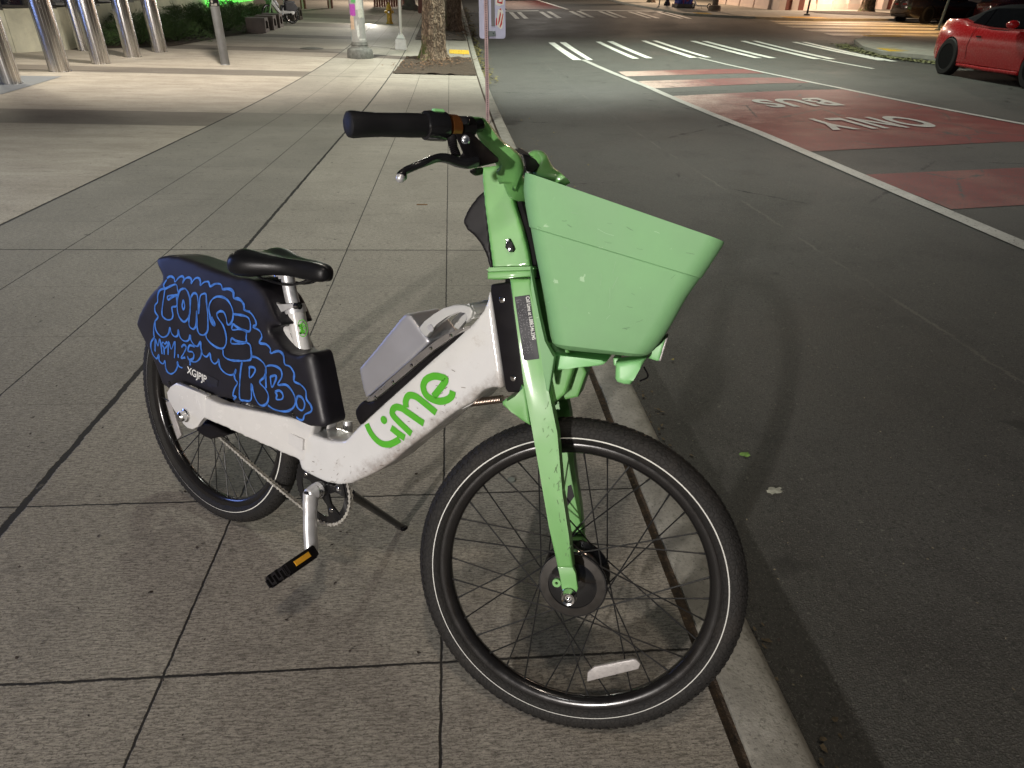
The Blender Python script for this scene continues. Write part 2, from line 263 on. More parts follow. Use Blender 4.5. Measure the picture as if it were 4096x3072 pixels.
# traced outlines, in metres, in each part's own frame
FRAME_REAR=Matrix([[0.790369, 0.597744, 0.134235, -0.72708], [-0.612631, 0.771163, 0.173179, 1.588131], [0.0, -0.219112, 0.9757, 0.0], [0, 0, 0, 1]])
FRAME_FRONT=Matrix([[0.94167, 0.318331, 0.109197, 0.202687], [-0.336539, 0.890722, 0.305543, 0.858128], [0.0, -0.32447, 0.945896, 0.0], [0, 0, 0, 1]])
D={
 'frame':[(0.884,0.89),(0.883,0.868),(0.874,0.842),(0.856,0.815),(0.812,0.768),(0.766,0.716),(0.715,0.656),(0.654,0.585),(0.605,0.528),(0.575,0.491),(0.542,0.447),(0.524,0.439),(0.486,0.427),(0.442,0.424),(0.396,0.423),(0.349,0.425),(0.268,0.419),(0.189,0.408),(0.094,0.397),(0.032,0.394),(0.032,0.333),(0.063,0.336),(0.107,0.336),(0.185,0.328),(0.272,0.322),(0.328,0.318),(0.398,0.315),(0.45,0.311),(0.495,0.315),(0.534,0.325),(0.571,0.344),(0.601,0.368),(0.642,0.401),(0.688,0.446),(0.734,0.502),(0.779,0.55),(0.821,0.6),(0.848,0.628),(0.878,0.653),(0.9,0.687),(0.921,0.701),(0.947,0.706)],
 'dropout':[(0.082,0.426),(0.058,0.425),(-0.05,0.42),(-0.077,0.401),(-0.094,0.379),(-0.089,0.359),(-0.064,0.337),(-0.046,0.332),(-0.02,0.308),(-0.001,0.302),(0.022,0.306),(0.045,0.322),(0.061,0.344),(0.076,0.366),(0.085,0.36)],
 'nut':[(-0.006,0.339)],
 'fairing':[(-0.192,0.726),(-0.183,0.738),(-0.149,0.75),(-0.1,0.756),(-0.029,0.756),(0.039,0.753),(0.105,0.752),(0.137,0.751),(0.178,0.758),(0.209,0.755),(0.24,0.745),(0.265,0.73),(0.286,0.709),(0.306,0.691),(0.335,0.676),(0.307,0.671),(0.288,0.664),(0.286,0.653),(0.298,0.641),(0.324,0.626),(0.358,0.616),(0.391,0.62),(0.422,0.636),(0.434,0.634),(0.447,0.605),(0.47,0.544),(0.496,0.476),(0.485,0.466),(0.44,0.453),(0.372,0.453),(0.302,0.446),(0.224,0.438),(0.142,0.427),(0.085,0.416),(0.044,0.411),(-0.034,0.41),(-0.091,0.403),(-0.112,0.386),(-0.123,0.368),(-0.163,0.374),(-0.201,0.43),(-0.249,0.482),(-0.287,0.521),(-0.268,0.559),(-0.218,0.622),(-0.161,0.67),(-0.148,0.689),(-0.174,0.708)],
 'fair_hook':[(-0.182,0.706),(-0.183,0.691),(-0.174,0.677),(-0.162,0.677),(-0.154,0.688),(-0.152,0.709)],
 'cavity':[(0.311,0.667),(0.266,0.652),(0.266,0.64),(0.32,0.613),(0.34,0.606),(0.349,0.61)],
 'seat_tube':[(0.305,0.726),(0.31,0.7),(0.329,0.649),(0.345,0.597)],
 'strut':[(0.232,0.634),(0.277,0.655),(0.304,0.607),(0.285,0.598)],
 'seat_tube_d':0.0448,
 'seat_post':[(0.27,0.772),(0.279,0.75),(0.289,0.715),(0.31,0.7)],
 'seat_post_d':0.0342,
 'saddle':[(0.026,0.79),(0.416,0.836)],
 'saddle_px':[(0.111,0.799),(0.119,0.777),(0.181,0.762),(0.251,0.787),(0.345,0.816),(0.433,0.833)],
 'clamp':[(0.243,0.71),(0.242,0.676),(0.3,0.713),(0.331,0.72),(0.37,0.735)],
 'battery':[(0.584,0.644),(0.62,0.692),(0.659,0.746),(0.691,0.79),(0.7,0.799),(0.709,0.8),(0.741,0.778),(0.771,0.757),(0.734,0.713),(0.668,0.642),(0.611,0.582),(0.599,0.601),(0.589,0.627)],
 'batt_lip':[(0.615,0.579),(0.671,0.64),(0.736,0.712),(0.781,0.758),(0.808,0.782),(0.825,0.793),(0.852,0.81),(0.853,0.805),(0.824,0.781),(0.805,0.762),(0.783,0.742),(0.739,0.694),(0.679,0.63),(0.635,0.584),(0.621,0.577)],
 'cradle':[(0.597,0.57),(0.584,0.556),(0.574,0.539),(0.574,0.53),(0.58,0.517),(0.593,0.506),(0.614,0.532),(0.663,0.589),(0.723,0.658),(0.774,0.717),(0.82,0.768),(0.847,0.801),(0.817,0.782),(0.783,0.742),(0.732,0.695),(0.672,0.627),(0.628,0.58),(0.611,0.569)],
 'handle':[(0.751,0.772),(0.76,0.786),(0.776,0.803),(0.798,0.821),(0.82,0.833),(0.842,0.845),(0.858,0.846),(0.862,0.837),(0.857,0.826),(0.847,0.813)],
 'rivets':[(0.642,0.595),(0.688,0.645),(0.733,0.696),(0.778,0.746),(0.823,0.785)],
 'headplate':[(0.888,0.899),(0.891,0.902),(0.931,0.915),(0.936,0.909),(0.994,0.741),(0.994,0.714),(0.961,0.704),(0.954,0.709),(0.891,0.89)],
 'headplate_tab':[(0.909,0.907),(0.909,0.914),(0.923,0.919),(0.928,0.913)],
 'headscrews':[(0.918,0.878),(0.968,0.736)],
 'spring':[(0.855,0.638),(0.864,0.639),(0.924,0.666),(0.931,0.674)],
 'lug':[(0.839,0.624),(0.859,0.646),(0.874,0.649),(0.866,0.641),(0.844,0.622)],
 'logoL':[(0.607,0.514),(0.621,0.498),(0.638,0.487),(0.657,0.483),(0.677,0.488),(0.693,0.499),(0.707,0.512)],
 'logoi':[(0.68,0.53),(0.701,0.524),(0.721,0.52)],
 'logodot':[(0.657,0.541)],
 'logom1':[(0.738,0.536),(0.686,0.558),(0.679,0.57),(0.687,0.582),(0.704,0.585),(0.718,0.582),(0.768,0.571)],
 'logom2':[(0.716,0.591),(0.713,0.605),(0.72,0.62),(0.737,0.624),(0.754,0.62),(0.797,0.606)],
 'logoe':[(0.786,0.639),(0.811,0.682),(0.8,0.686),(0.781,0.683),(0.764,0.672),(0.756,0.658),(0.758,0.645),(0.768,0.635),(0.785,0.632),(0.804,0.634),(0.822,0.644),(0.831,0.655),(0.832,0.666)],
 'logow':0.0169,
 'graffiti':[[(-0.134,0.661),(-0.088,0.684),(-0.078,0.674),(-0.077,0.658),(-0.12,0.645),(-0.121,0.634),(-0.106,0.643),(-0.086,0.653),(-0.081,0.638),(-0.084,0.625),(-0.104,0.617),(-0.1,0.598),(-0.105,0.585),(-0.123,0.577),(-0.141,0.578),(-0.151,0.586),(-0.147,0.612),(-0.139,0.642),(-0.134,0.661)],[(-0.051,0.681),(-0.066,0.673),(-0.076,0.652),(-0.08,0.621),(-0.073,0.6),(-0.054,0.59),(-0.037,0.599),(-0.025,0.621),(-0.022,0.652),(-0.03,0.673),(-0.043,0.682),(-0.051,0.681)],[(-0.051,0.651),(-0.057,0.634),(-0.052,0.623),(-0.046,0.636),(-0.051,0.651)],[(-0.019,0.665),(-0.008,0.678),(0.006,0.678),(0.012,0.66),(0.013,0.628),(0.017,0.652),(0.02,0.676),(0.03,0.685),(0.043,0.687),(0.047,0.669),(0.052,0.636),(0.053,0.602),(0.048,0.586),(0.032,0.575),(0.015,0.575),(0.007,0.591),(0.005,0.635),(0.003,0.598),(-0.004,0.584),(-0.015,0.58),(-0.027,0.585),(-0.028,0.602),(-0.022,0.635),(-0.019,0.665)],[(0.082,0.612),(0.064,0.632),(0.057,0.653),(0.064,0.673),(0.082,0.689),(0.105,0.695),(0.128,0.693),(0.145,0.682),(0.154,0.668),(0.154,0.652),(0.146,0.636),(0.133,0.63),(0.128,0.645),(0.118,0.658),(0.103,0.657),(0.09,0.647),(0.095,0.637),(0.113,0.625),(0.123,0.611),(0.129,0.592),(0.126,0.574),(0.114,0.561),(0.09,0.557),(0.066,0.561),(0.048,0.57),(0.044,0.581)],[(0.059,0.635),(0.066,0.62),(0.079,0.613),(0.082,0.62),(0.069,0.634)],[(-0.127,0.692),(-0.113,0.7),(-0.096,0.699),(-0.09,0.69),(-0.076,0.705),(-0.062,0.711),(-0.054,0.706),(-0.058,0.693),(-0.048,0.708),(-0.034,0.714),(-0.023,0.711),(-0.022,0.701),(-0.01,0.716),(0.004,0.721),(0.014,0.715),(0.017,0.705),(0.03,0.716),(0.046,0.72),(0.056,0.711),(0.074,0.721),(0.095,0.724),(0.107,0.714),(0.127,0.72),(0.145,0.716),(0.152,0.702),(0.167,0.707),(0.184,0.701),(0.194,0.692),(0.196,0.683),(0.218,0.685)],[(-0.134,0.663),(-0.141,0.668),(-0.137,0.676),(-0.127,0.688)],[(-0.134,0.663),(-0.158,0.652),(-0.169,0.635),(-0.17,0.617),(-0.183,0.603),(-0.183,0.585),(-0.17,0.574),(-0.185,0.557),(-0.192,0.539),(-0.193,0.516),(-0.19,0.51)],[(-0.185,0.559),(-0.184,0.537),(-0.173,0.525),(-0.152,0.52),(-0.131,0.529),(-0.12,0.543),(-0.115,0.557),(-0.109,0.544),(-0.095,0.537),(-0.08,0.544),(-0.077,0.56),(-0.069,0.542),(-0.052,0.536),(-0.032,0.543),(-0.023,0.56),(-0.021,0.548),(-0.007,0.537),(0.009,0.538),(0.021,0.554),(0.023,0.535),(0.031,0.521),(0.047,0.519),(0.061,0.532),(0.066,0.516),(0.08,0.509),(0.093,0.518),(0.098,0.526),(0.103,0.507),(0.122,0.497),(0.145,0.497),(0.163,0.506),(0.168,0.519)],[(-0.19,0.51),(-0.207,0.49),(-0.209,0.472),(-0.199,0.454),(-0.182,0.448),(-0.172,0.462),(-0.17,0.445),(-0.152,0.441),(-0.142,0.453),(-0.14,0.435),(-0.132,0.423),(-0.114,0.422),(-0.095,0.435),(-0.084,0.453),(-0.083,0.467),(-0.077,0.456),(-0.06,0.456),(-0.037,0.464),(-0.025,0.476),(-0.025,0.486),(-0.002,0.49),(0.017,0.505),(0.026,0.525),(0.02,0.541)],[(-0.189,0.467),(-0.186,0.505),(-0.174,0.488),(-0.164,0.511),(-0.155,0.469)],[(-0.145,0.47),(-0.146,0.49),(-0.156,0.497),(-0.149,0.506),(-0.141,0.503),(-0.131,0.511),(-0.129,0.502),(-0.144,0.487)],[(-0.127,0.475),(-0.122,0.515),(-0.111,0.496),(-0.093,0.523),(-0.097,0.474)],[(-0.079,0.49),(-0.079,0.48)],[(-0.064,0.515),(-0.052,0.525),(-0.042,0.52),(-0.053,0.501),(-0.066,0.483),(-0.047,0.49)],[(-0.004,0.533),(-0.027,0.53),(-0.034,0.512),(-0.016,0.515),(-0.008,0.509),(-0.013,0.496),(-0.03,0.489),(-0.037,0.497)],[(0.158,0.663),(0.189,0.668),(0.212,0.668),(0.221,0.655),(0.218,0.634),(0.184,0.631),(0.152,0.621),(0.155,0.636),(0.17,0.633),(0.204,0.63),(0.206,0.615),(0.203,0.601),(0.151,0.584),(0.151,0.598),(0.171,0.596),(0.217,0.602),(0.226,0.585),(0.227,0.567),(0.212,0.556),(0.151,0.539),(0.12,0.541),(0.115,0.558)],[(0.192,0.546),(0.186,0.514),(0.184,0.447),(0.201,0.444),(0.225,0.451),(0.231,0.464),(0.23,0.499),(0.241,0.472),(0.258,0.454),(0.275,0.454),(0.291,0.467),(0.295,0.487),(0.283,0.502),(0.261,0.513),(0.278,0.532),(0.284,0.552),(0.274,0.567),(0.251,0.574),(0.228,0.572)],[(0.221,0.542),(0.239,0.545),(0.242,0.535),(0.223,0.513),(0.221,0.542)],[(0.286,0.505),(0.282,0.552),(0.29,0.565),(0.315,0.572),(0.337,0.568),(0.341,0.551),(0.328,0.527),(0.357,0.536),(0.379,0.527),(0.392,0.509),(0.387,0.487),(0.361,0.467),(0.32,0.458),(0.294,0.461)],[(0.3,0.54),(0.321,0.548),(0.317,0.53),(0.306,0.514),(0.3,0.54)],[(0.319,0.506),(0.336,0.514),(0.348,0.506),(0.344,0.494),(0.325,0.488),(0.326,0.499),(0.319,0.506)],[(0.4,0.521),(0.395,0.504),(0.402,0.49),(0.418,0.489),(0.425,0.507),(0.415,0.521),(0.4,0.521)],[(0.103,0.714),(0.132,0.721),(0.149,0.716),(0.154,0.702),(0.176,0.703),(0.192,0.696),(0.197,0.684),(0.222,0.681),(0.238,0.67),(0.243,0.658),(0.232,0.649),(0.255,0.646),(0.265,0.633),(0.256,0.615),(0.281,0.618),(0.297,0.611),(0.299,0.6),(0.325,0.613),(0.344,0.607),(0.35,0.587),(0.369,0.586),(0.384,0.573),(0.385,0.554),(0.408,0.552),(0.426,0.542),(0.43,0.522),(0.446,0.511),(0.448,0.497),(0.427,0.481),(0.422,0.467),(0.41,0.461),(0.398,0.464)],[(0.169,0.52),(0.162,0.504),(0.166,0.491),(0.175,0.484),(0.163,0.464),(0.158,0.443),(0.17,0.445),(0.155,0.43)]],
 'graffw':0.0028,
 'plate_base':[(-0.038,0.448),(0.048,0.445)],
 'plate_top':[(-0.027,0.471)],
 'plate':[(-0.062,0.453),(-0.052,0.475),(0.096,0.467),(0.091,0.447)],
 'slice':[(0.366,0.673),(0.365,0.693)],
 'fair_bolts':[(-0.124,0.391),(0.384,0.468)],
 'chainring':[(0.498,0.28),(0.584,0.3),(0.513,0.218)],
 'crank':[(0.512,0.327),(0.543,0.174)],
 'cog':[(-0.032,0.297),(0.02,0.29),(0.433,0.215)],
 'chainpath':[(0.03,0.301),(0.093,0.293),(0.142,0.281),(0.19,0.27),(0.238,0.258),(0.284,0.249),(0.335,0.24),(0.379,0.234),(0.416,0.229),(0.449,0.227)],
 'pedal':[(0.5249,-0.0997,0.147),(0.539,-0.2417,0.1658)],
 'reflR':[(-0.223,0.289),(-0.2,0.3),(-0.148,0.205),(-0.167,0.185)],
 'kick_foot':(0.5021,0.2608,0.0586),
 'kick_top':[(0.486,0.252)],
 'brakebox':[(0.01,0.315),(0.055,0.322),(0.13,0.318),(0.106,0.305),(0.081,0.292),(0.049,0.275),(0.017,0.273),(-0.019,0.28)],
 'blade':[(-0.185,0.936),(-0.17,0.885),(-0.151,0.811),(-0.136,0.75),(-0.112,0.672),(-0.097,0.623),(-0.055,0.482),(-0.028,0.4),(0.002,0.407),(-0.014,0.469),(-0.037,0.55),(-0.062,0.667),(-0.087,0.74),(-0.102,0.787),(-0.127,0.876),(-0.144,0.941)],
 'blade_in':[(-0.07,0.58),(-0.042,0.59),(0.012,0.405),(-0.019,0.398)],
 'dropF':[(-0.03,0.399),(-0.022,0.381),(-0.016,0.357),(-0.011,0.346),(0.001,0.342),(0.013,0.35),(0.016,0.363),(0.007,0.393),(0.001,0.405)],
 'dropF_ear':[(-0.025,0.367)],
 'axF':[(0.0,0.361)],
 'hubF':[(0.004,0.36),(-0.064,0.35),(0.07,0.376),(-0.003,0.434),(0.015,0.287)],
 'gusset':[(-0.175,0.698),(-0.176,0.704),(-0.168,0.712),(-0.148,0.714),(-0.143,0.742),(-0.135,0.742),(-0.116,0.667),(-0.136,0.675),(-0.155,0.687)],
 'flange':[(-0.235,0.943),(-0.151,0.956),(-0.149,0.942),(-0.191,0.936),(-0.209,0.931),(-0.233,0.929)],
 'column':[(-0.274,1.133),(-0.241,1.138),(-0.225,1.135),(-0.21,1.116),(-0.211,1.091),(-0.196,1.057),(-0.18,1.022),(-0.166,0.986),(-0.158,0.959),(-0.231,0.946),(-0.244,0.997),(-0.263,1.075)],
 'clip':[(-0.208,1.006),(-0.21,0.998),(-0.21,0.991),(-0.202,0.984),(-0.194,0.984),(-0.191,0.99),(-0.198,1.001),(-0.203,1.008)],
 'clipscr':[(-0.206,1.003),(-0.2,0.987)],
 'cable':[(-0.21,1.092),(-0.198,1.06),(-0.183,1.028),(-0.172,0.998),(-0.165,0.974)],
 'holder':[(-0.265,1.092),(-0.278,1.079),(-0.293,1.057),(-0.301,1.037),(-0.301,1.028),(-0.294,1.017),(-0.278,1.007),(-0.263,0.993),(-0.249,0.972),(-0.241,0.952),(-0.237,0.946),(-0.231,0.946),(-0.238,0.974),(-0.254,1.053),(-0.262,1.089)],
 'bask_rear':[(-0.165,1.116),(-0.165,1.096),(-0.165,1.083),(-0.152,1.039),(-0.138,0.991),(-0.121,0.938),(-0.107,0.889),(-0.096,0.848),(-0.089,0.83),(-0.077,0.822)],
 'bask_front':[(0.171,1.037),(0.166,1.023),(0.16,1.009),(0.143,0.971),(0.128,0.94),(0.114,0.9),(0.101,0.866),(0.09,0.846),(0.082,0.836),(0.073,0.829)],
 'tray':[(-0.088,0.812),(-0.078,0.781),(-0.057,0.788),(-0.004,0.801),(0.005,0.805),(0.01,0.811),(-0.0,0.812),(-0.06,0.81)],
 'bracket':[(-0.143,0.964),(-0.132,0.927),(-0.116,0.878),(-0.103,0.835),(-0.08,0.812),(-0.082,0.746),(-0.087,0.748),(-0.099,0.79),(-0.118,0.863),(-0.137,0.926)],
 'lobe1':[(0.014,0.806),(0.017,0.792),(0.026,0.79),(0.027,0.808)],
 'lobe2':[(0.025,0.81),(0.028,0.78),(0.033,0.774),(0.045,0.772),(0.057,0.773),(0.061,0.782),(0.07,0.806),(0.079,0.826)],
 'lamp':[(0.079,0.821),(0.096,0.818),(0.101,0.819),(0.106,0.862),(0.098,0.855),(0.089,0.833)],
 'lens':[(0.096,0.818),(0.101,0.819),(0.107,0.864),(0.102,0.86)],
 'label':[(-0.171,0.905),(-0.144,0.912),(-0.112,0.799),(-0.14,0.791)],
 'labtxt':[(-0.15,0.908),(-0.129,0.832),(-0.145,0.909)],
 'crown':[(-0.092,0.734),(-0.069,0.754),(-0.068,0.759),(-0.069,0.786),(-0.082,0.774),(-0.087,0.738)],
 'grip':[(-0.3659,-0.3948,1.1296),(-0.2875,-0.2999,1.1525),(-0.2658,-0.2733,1.1576),(-0.2463,-0.2363,1.1645)],
 'wing_out':[(-0.2595,-0.2206,1.1789),(-0.2497,-0.2128,1.1809),(-0.239,-0.1889,1.1845),(-0.2287,-0.1673,1.177),(-0.2155,-0.1468,1.1609),(-0.2001,-0.1241,1.1529),(-0.1885,-0.1129,1.1443),(-0.1824,-0.1038,1.1308),(-0.1848,-0.0969,1.1161),(-0.1976,-0.0839,1.0911)],
 'wing_in':[(-0.2581,-0.2221,1.1698),(-0.2483,-0.2144,1.1714),(-0.2468,-0.1929,1.1729),(-0.2404,-0.1786,1.1596),(-0.2306,-0.1632,1.1477),(-0.2167,-0.1517,1.1377),(-0.2108,-0.1417,1.1295),(-0.2124,-0.1328,1.1232),(-0.2224,-0.1209,1.1155),(-0.221,-0.0972,1.1023)],
 'far_out':[(-0.2335,0.1464,1.1851),(-0.231,0.1536,1.1923),(-0.2234,0.1617,1.1983),(-0.2113,0.1643,1.1979),(-0.1984,0.1549,1.1891),(-0.186,0.1442,1.1745),(-0.1713,0.1341,1.1603),(-0.152,0.115,1.1477),(-0.1423,0.1045,1.1369),(-0.1387,0.093,1.1279)],
 'far_in':[(-0.2334,0.1462,1.1839),(-0.2289,0.1407,1.1776),(-0.2235,0.1356,1.1726),(-0.2137,0.1265,1.1685),(-0.2071,0.1162,1.1617),(-0.206,0.1042,1.1532),(-0.2051,0.0925,1.146),(-0.1837,0.0854,1.1389),(-0.1601,0.0895,1.1335),(-0.1385,0.0928,1.1268)],
 'far_clamp':[(-0.2642,0.12,1.1911),(-0.258,0.166,1.2054),(-0.245,0.1677,1.1995),(-0.229,0.102,1.1669),(-0.2144,0.059,1.1449),(-0.1963,0.0627,1.1436),(-0.1923,0.1214,1.1716),(-0.2025,0.1312,1.1792)],
 'lever':[(-0.2949,-0.3602,1.0689),(-0.2915,-0.3576,1.0781),(-0.2841,-0.3494,1.085),(-0.2699,-0.3391,1.0945),(-0.2592,-0.319,1.1049),(-0.2487,-0.3057,1.1075),(-0.237,-0.2878,1.1059),(-0.2255,-0.2747,1.107),(-0.2171,-0.2615,1.1115)],
 'lever_body':[(-0.2531,-0.2702,1.1591),(-0.2471,-0.2774,1.1428),(-0.2334,-0.2789,1.1202),(-0.2373,-0.2862,1.1142),(-0.2149,-0.2627,1.1033),(-0.1971,-0.2027,1.1222),(-0.2008,-0.1916,1.1294),(-0.2192,-0.2137,1.1435),(-0.2359,-0.2456,1.1588),(-0.2347,-0.2546,1.1643)],
 'lever_clamp':[(-0.2538,-0.2669,1.1758),(-0.2344,-0.2626,1.1762),(-0.2316,-0.2644,1.1643),(-0.2508,-0.269,1.1621)],
 'lever_low':[(-0.2327,-0.2463,1.1005),(-0.2302,-0.2363,1.0956),(-0.2263,-0.2251,1.0951),(-0.2222,-0.2021,1.1009),(-0.2231,-0.1999,1.1129),(-0.2211,-0.2427,1.1057)],
 'bell':[(-0.2694,-0.2598,1.1764),(-0.263,-0.2581,1.1777),(-0.2522,-0.2618,1.1481),(-0.2629,-0.2643,1.1469)],
 'boot':[(-0.2554,-0.2738,1.1438),(-0.2514,-0.2799,1.1349),(-0.247,-0.2811,1.1242),(-0.2414,-0.2818,1.1146)],
 'pivot':[(-0.229,-0.2846,1.1391)],
 'bollards':[((-7.558,13.004,0.03),0.349),((-7.754,15.071,0.069),0.388),((-7.665,16.665,0.11),0.382),((-7.607,18.218,0.159),0.368),((-7.461,19.541,0.208),0.364),((-9.228,19.339,0.2),0.278)],
 'greypole':{'b': (-5.117,17.008,0.12),'w': 0.19,'h': 1.144},
 'lamppost':{'b': (-2.348,19.32,0.2),'w': 0.379,'h': 1.307},
 'slimpost':{'b': (-1.448,21.756,0.305),'w': 0.341,'h': 0.386},
 'hydrant':{'b': (-2.433,30.533,0.812),'w': 0.164,'h': 0.751},
 'tree1':{'b': (-0.467,19.364,0.201),'w': 0.674,'h': 1.362},
 'tree2':{'b': (0.094,28.603,0.696),'w': 0.667,'h': 0.998},
 'signpost':{'b': (0.559,9.674,0.001),'w': 0.064,'h': 1.056},
 'slimtube_w':0.1091,
 'manhole':[(-3.943,21.338,0.285),(-4.277,21.311,0.284),(-3.617,21.428,0.29)],
 'tact1':[(-0.033,22.065,0.32),(0.532,22.05,0.319),(0.53,20.883,0.265),(-0.024,21.05,0.272)],
 'pit1':[(-1.256,19.888,0.222),(-1.296,16.04,0.093),(0.579,16.063,0.094),(0.562,20.051,0.229)],
 'pit2':[(-1.148,29.053,0.723),(-1.171,24.746,0.465),(0.547,24.933,0.476),(0.326,32.577,0.935)],
 'w1n':[(3.991,4.144,0.016),(4.035,5.703,0.018),(4.137,9.003,0.022),(4.077,14.52,0.077),(3.723,20.243,0.241)],
 'w2n':[(8.111,9.33,0.165),(7.965,11.679,0.175),(7.818,13.897,0.204),(7.59,15.838,0.243),(7.207,18.587,0.321),(7.069,20.199,0.381)],
 'xw':[(3.362,25.124,0.475),(3.571,25.083,0.482),(3.657,20.122,0.233),(3.426,20.17,0.224),(3.75,25.125,0.492),(3.959,25.084,0.499),(3.973,20.117,0.247),(3.816,20.088,0.239),(4.995,25.073,0.545),(5.162,25.04,0.551),(5.297,20.152,0.308),(5.111,20.192,0.301),(5.394,25.112,0.566),(5.603,25.07,0.573),(5.693,20.164,0.326),(5.507,20.203,0.319),(6.585,25.072,0.617),(6.752,25.04,0.622),(6.968,20.113,0.375),(6.731,20.103,0.37),(6.977,25.058,0.628),(7.157,25.073,0.632),(7.398,20.205,0.387),(7.213,20.193,0.383)],
 'xwg4':[(10.19,25.255,0.697),(10.394,25.271,0.702),(10.556,19.965,0.434),(10.287,19.949,0.428),(10.649,25.292,0.708),(10.828,25.307,0.712),(10.992,19.992,0.443),(10.763,19.978,0.438),(11.979,25.048,0.717),(12.184,25.064,0.722),(12.337,19.723,0.456),(12.086,19.709,0.451),(12.365,25.078,0.726),(12.545,25.093,0.73),(12.54,19.46,0.449),(12.291,19.446,0.444),(8.998,23.466,0.573),(9.208,20.129,0.416),(8.736,20.1,0.407)],
 'w3':[(10.556,19.965,0.434),(10.777,17.684,0.354)],
 'xw2':[(3.154,39.911,1.353),(3.48,39.825,1.362),(3.409,35.508,1.1),(3.117,35.58,1.091),(4.727,39.962,1.427),(7.952,39.917,1.537),(9.622,39.923,1.567),(11.187,39.253,1.555),(12.036,35.603,1.351),(10.505,35.998,1.347)],
 'stop2':[(3.06,40.889,1.407),(10.261,40.717,1.626),(6.468,41.258,1.583),(5.917,51.033,2.144),(3.143,44.008,1.598),(11.9,39.842,1.603)],
 'red2':[(3.286,43.967,1.602),(6.044,44.323,1.748),(5.595,49.649,2.047),(3.826,50.202,2.001)],
 'reds':[(4.029,17.438,0.151),(4.071,16.488,0.125),(7.396,17.367,0.283),(7.045,16.502,0.251),(4.112,15.533,0.101),(4.163,14.293,0.076),(6.597,15.393,0.21),(6.285,14.622,0.178),(4.235,13.159,0.059)],
 'redbig':[(4.204,13.064,0.056),(7.326,13.575,0.19),(7.946,11.476,0.173),(8.035,9.157,0.163),(6.917,7.782,0.143),(4.168,7.67,0.024),(4.224,6.39,0.026),(5.829,6.431,0.099),(4.166,5.106,0.024),(4.966,5.357,0.06)],
 'redfar':[(5.517,17.434,0.218),(7.211,17.467,0.283),(7.253,16.588,0.257),(5.221,16.445,0.175),(4.913,15.419,0.135),(7.502,15.677,0.237),(7.587,14.709,0.216),(4.6,14.38,0.098)],
 'bus':[(5.414,12.153,0.099),(5.267,11.283,0.083),(6.598,11.436,0.144),(6.344,12.282,0.142)],
 'only':[(5.303,9.978,0.077),(5.128,8.993,0.067),(6.792,9.166,0.141),(6.564,10.083,0.134),(5.449,8.972,0.081)],
 'island':[(14.404,25.152,0.767),(15.287,26.237,0.838),(16.975,27.193,0.896),(18.608,27.401,0.908),(13.378,22.974,0.625),(13.111,21.397,0.543),(14.049,20.354,0.513)],
 'tact2':[(13.342,21.985,0.575),(13.217,20.92,0.523),(14.154,21.352,0.559),(14.33,22.246,0.605)],
 'grass2':[(12.728,20.452,0.494),(12.258,18.874,0.422),(12.884,18.58,0.422),(13.687,19.802,0.484),(13.302,23.788,0.668),(13.262,22.765,0.613)],
 'carw':[(11.972,16.615,0.343),(12.337,14.522,0.298),(13.884,20.165,0.502),(18.677,27.42,0.909)],
 'xwR':[(14.742,30.024,1.065),(14.698,29.427,1.029),(22.068,32.42,1.209),(21.119,30.92,1.119),(14.828,28.461,0.972),(14.745,27.715,0.927),(19.994,29.372,1.026),(19.548,28.69,0.985),(15.012,31.914,1.179),(14.763,31.13,1.132),(23.751,34.981,1.363),(14.865,33.092,1.25),(15.317,34.131,1.312)],
 'fkerb':[(10.919,46.426,1.981),(11.598,41.488,1.697),(11.98,37.689,1.475),(13.183,36.814,1.445),(15.092,35.922,1.419),(17.023,35.24,1.378)],
 'fkerb4':[(15.922,35.523,1.395),(18.001,35.616,1.401),(20.883,37.121,1.491),(26.751,39.404,1.628)],
 'fwall':[(17.829,48.949,2.201),(17.976,46.182,2.035),(18.981,43.425,1.87),(21.182,44.128,1.912)],
 'fwall4':[(19.697,43.09,1.849),(21.983,44.161,1.914),(26.896,48.344,2.165),(28.837,48.899,2.198),(29.146,47.516,2.115),(31.281,50.492,2.294),(35.954,51.517,2.355)],
 'ftree':[(12.889,47.678,2.091),(12.559,47.605,2.081),(13.221,47.75,2.102)],
 'fpost':[(12.101,42.925,1.792)],
 'fboll':[(12.952,44.158,1.881)],
 'cab':[(12.931,42.062,1.755),(13.853,41.899,1.762),(13.545,43.553,1.855)],
 'scoot':[(13.839,41.569,1.742),(14.604,41.382,1.744)],
 'fpole':[(14.211,39.466,1.622),(14.504,40.114,1.666)],
 'tact3':[(12.547,37.508,1.475),(12.579,36.723,1.428),(13.147,37.07,1.459),(13.404,38.19,1.531)],
 'fsignp':[(18.908,38.413,1.569)],
 'ftree2':[(24.907,43.166,1.854),(24.279,42.889,1.837),(25.511,43.433,1.87),(21.034,40.852,1.715),(25.899,40.277,1.681)],
 'fscoot2':[(27.991,42.001,1.784),(27.414,42.984,1.843)],
 'flamp2':[(28.853,42.783,1.831)],
 'gpole2':[(21.781,31.867,1.176)],
 'bench':[(-6.756,25.608,0.516),(-6.167,25.556,0.513),(-6.12,26.049,0.543),(-6.143,26.462,0.568),(-6.11,27.063,0.604),(-6.107,27.329,0.62),(-6.056,27.892,0.654),(-6.047,30.144,0.789),(-6.015,30.817,0.829),(-5.922,31.196,0.852)],
 'bike2':[(-6.011,29.217,0.733),(-6.57,29.163,0.73)],
 'redcols':[(-7.139,37.431,1.226),(-5.919,38.389,1.283),(-3.99,40.47,1.408)],
 'farposts':[(-2.053,39.29,1.337),(-1.391,36.988,1.199)],
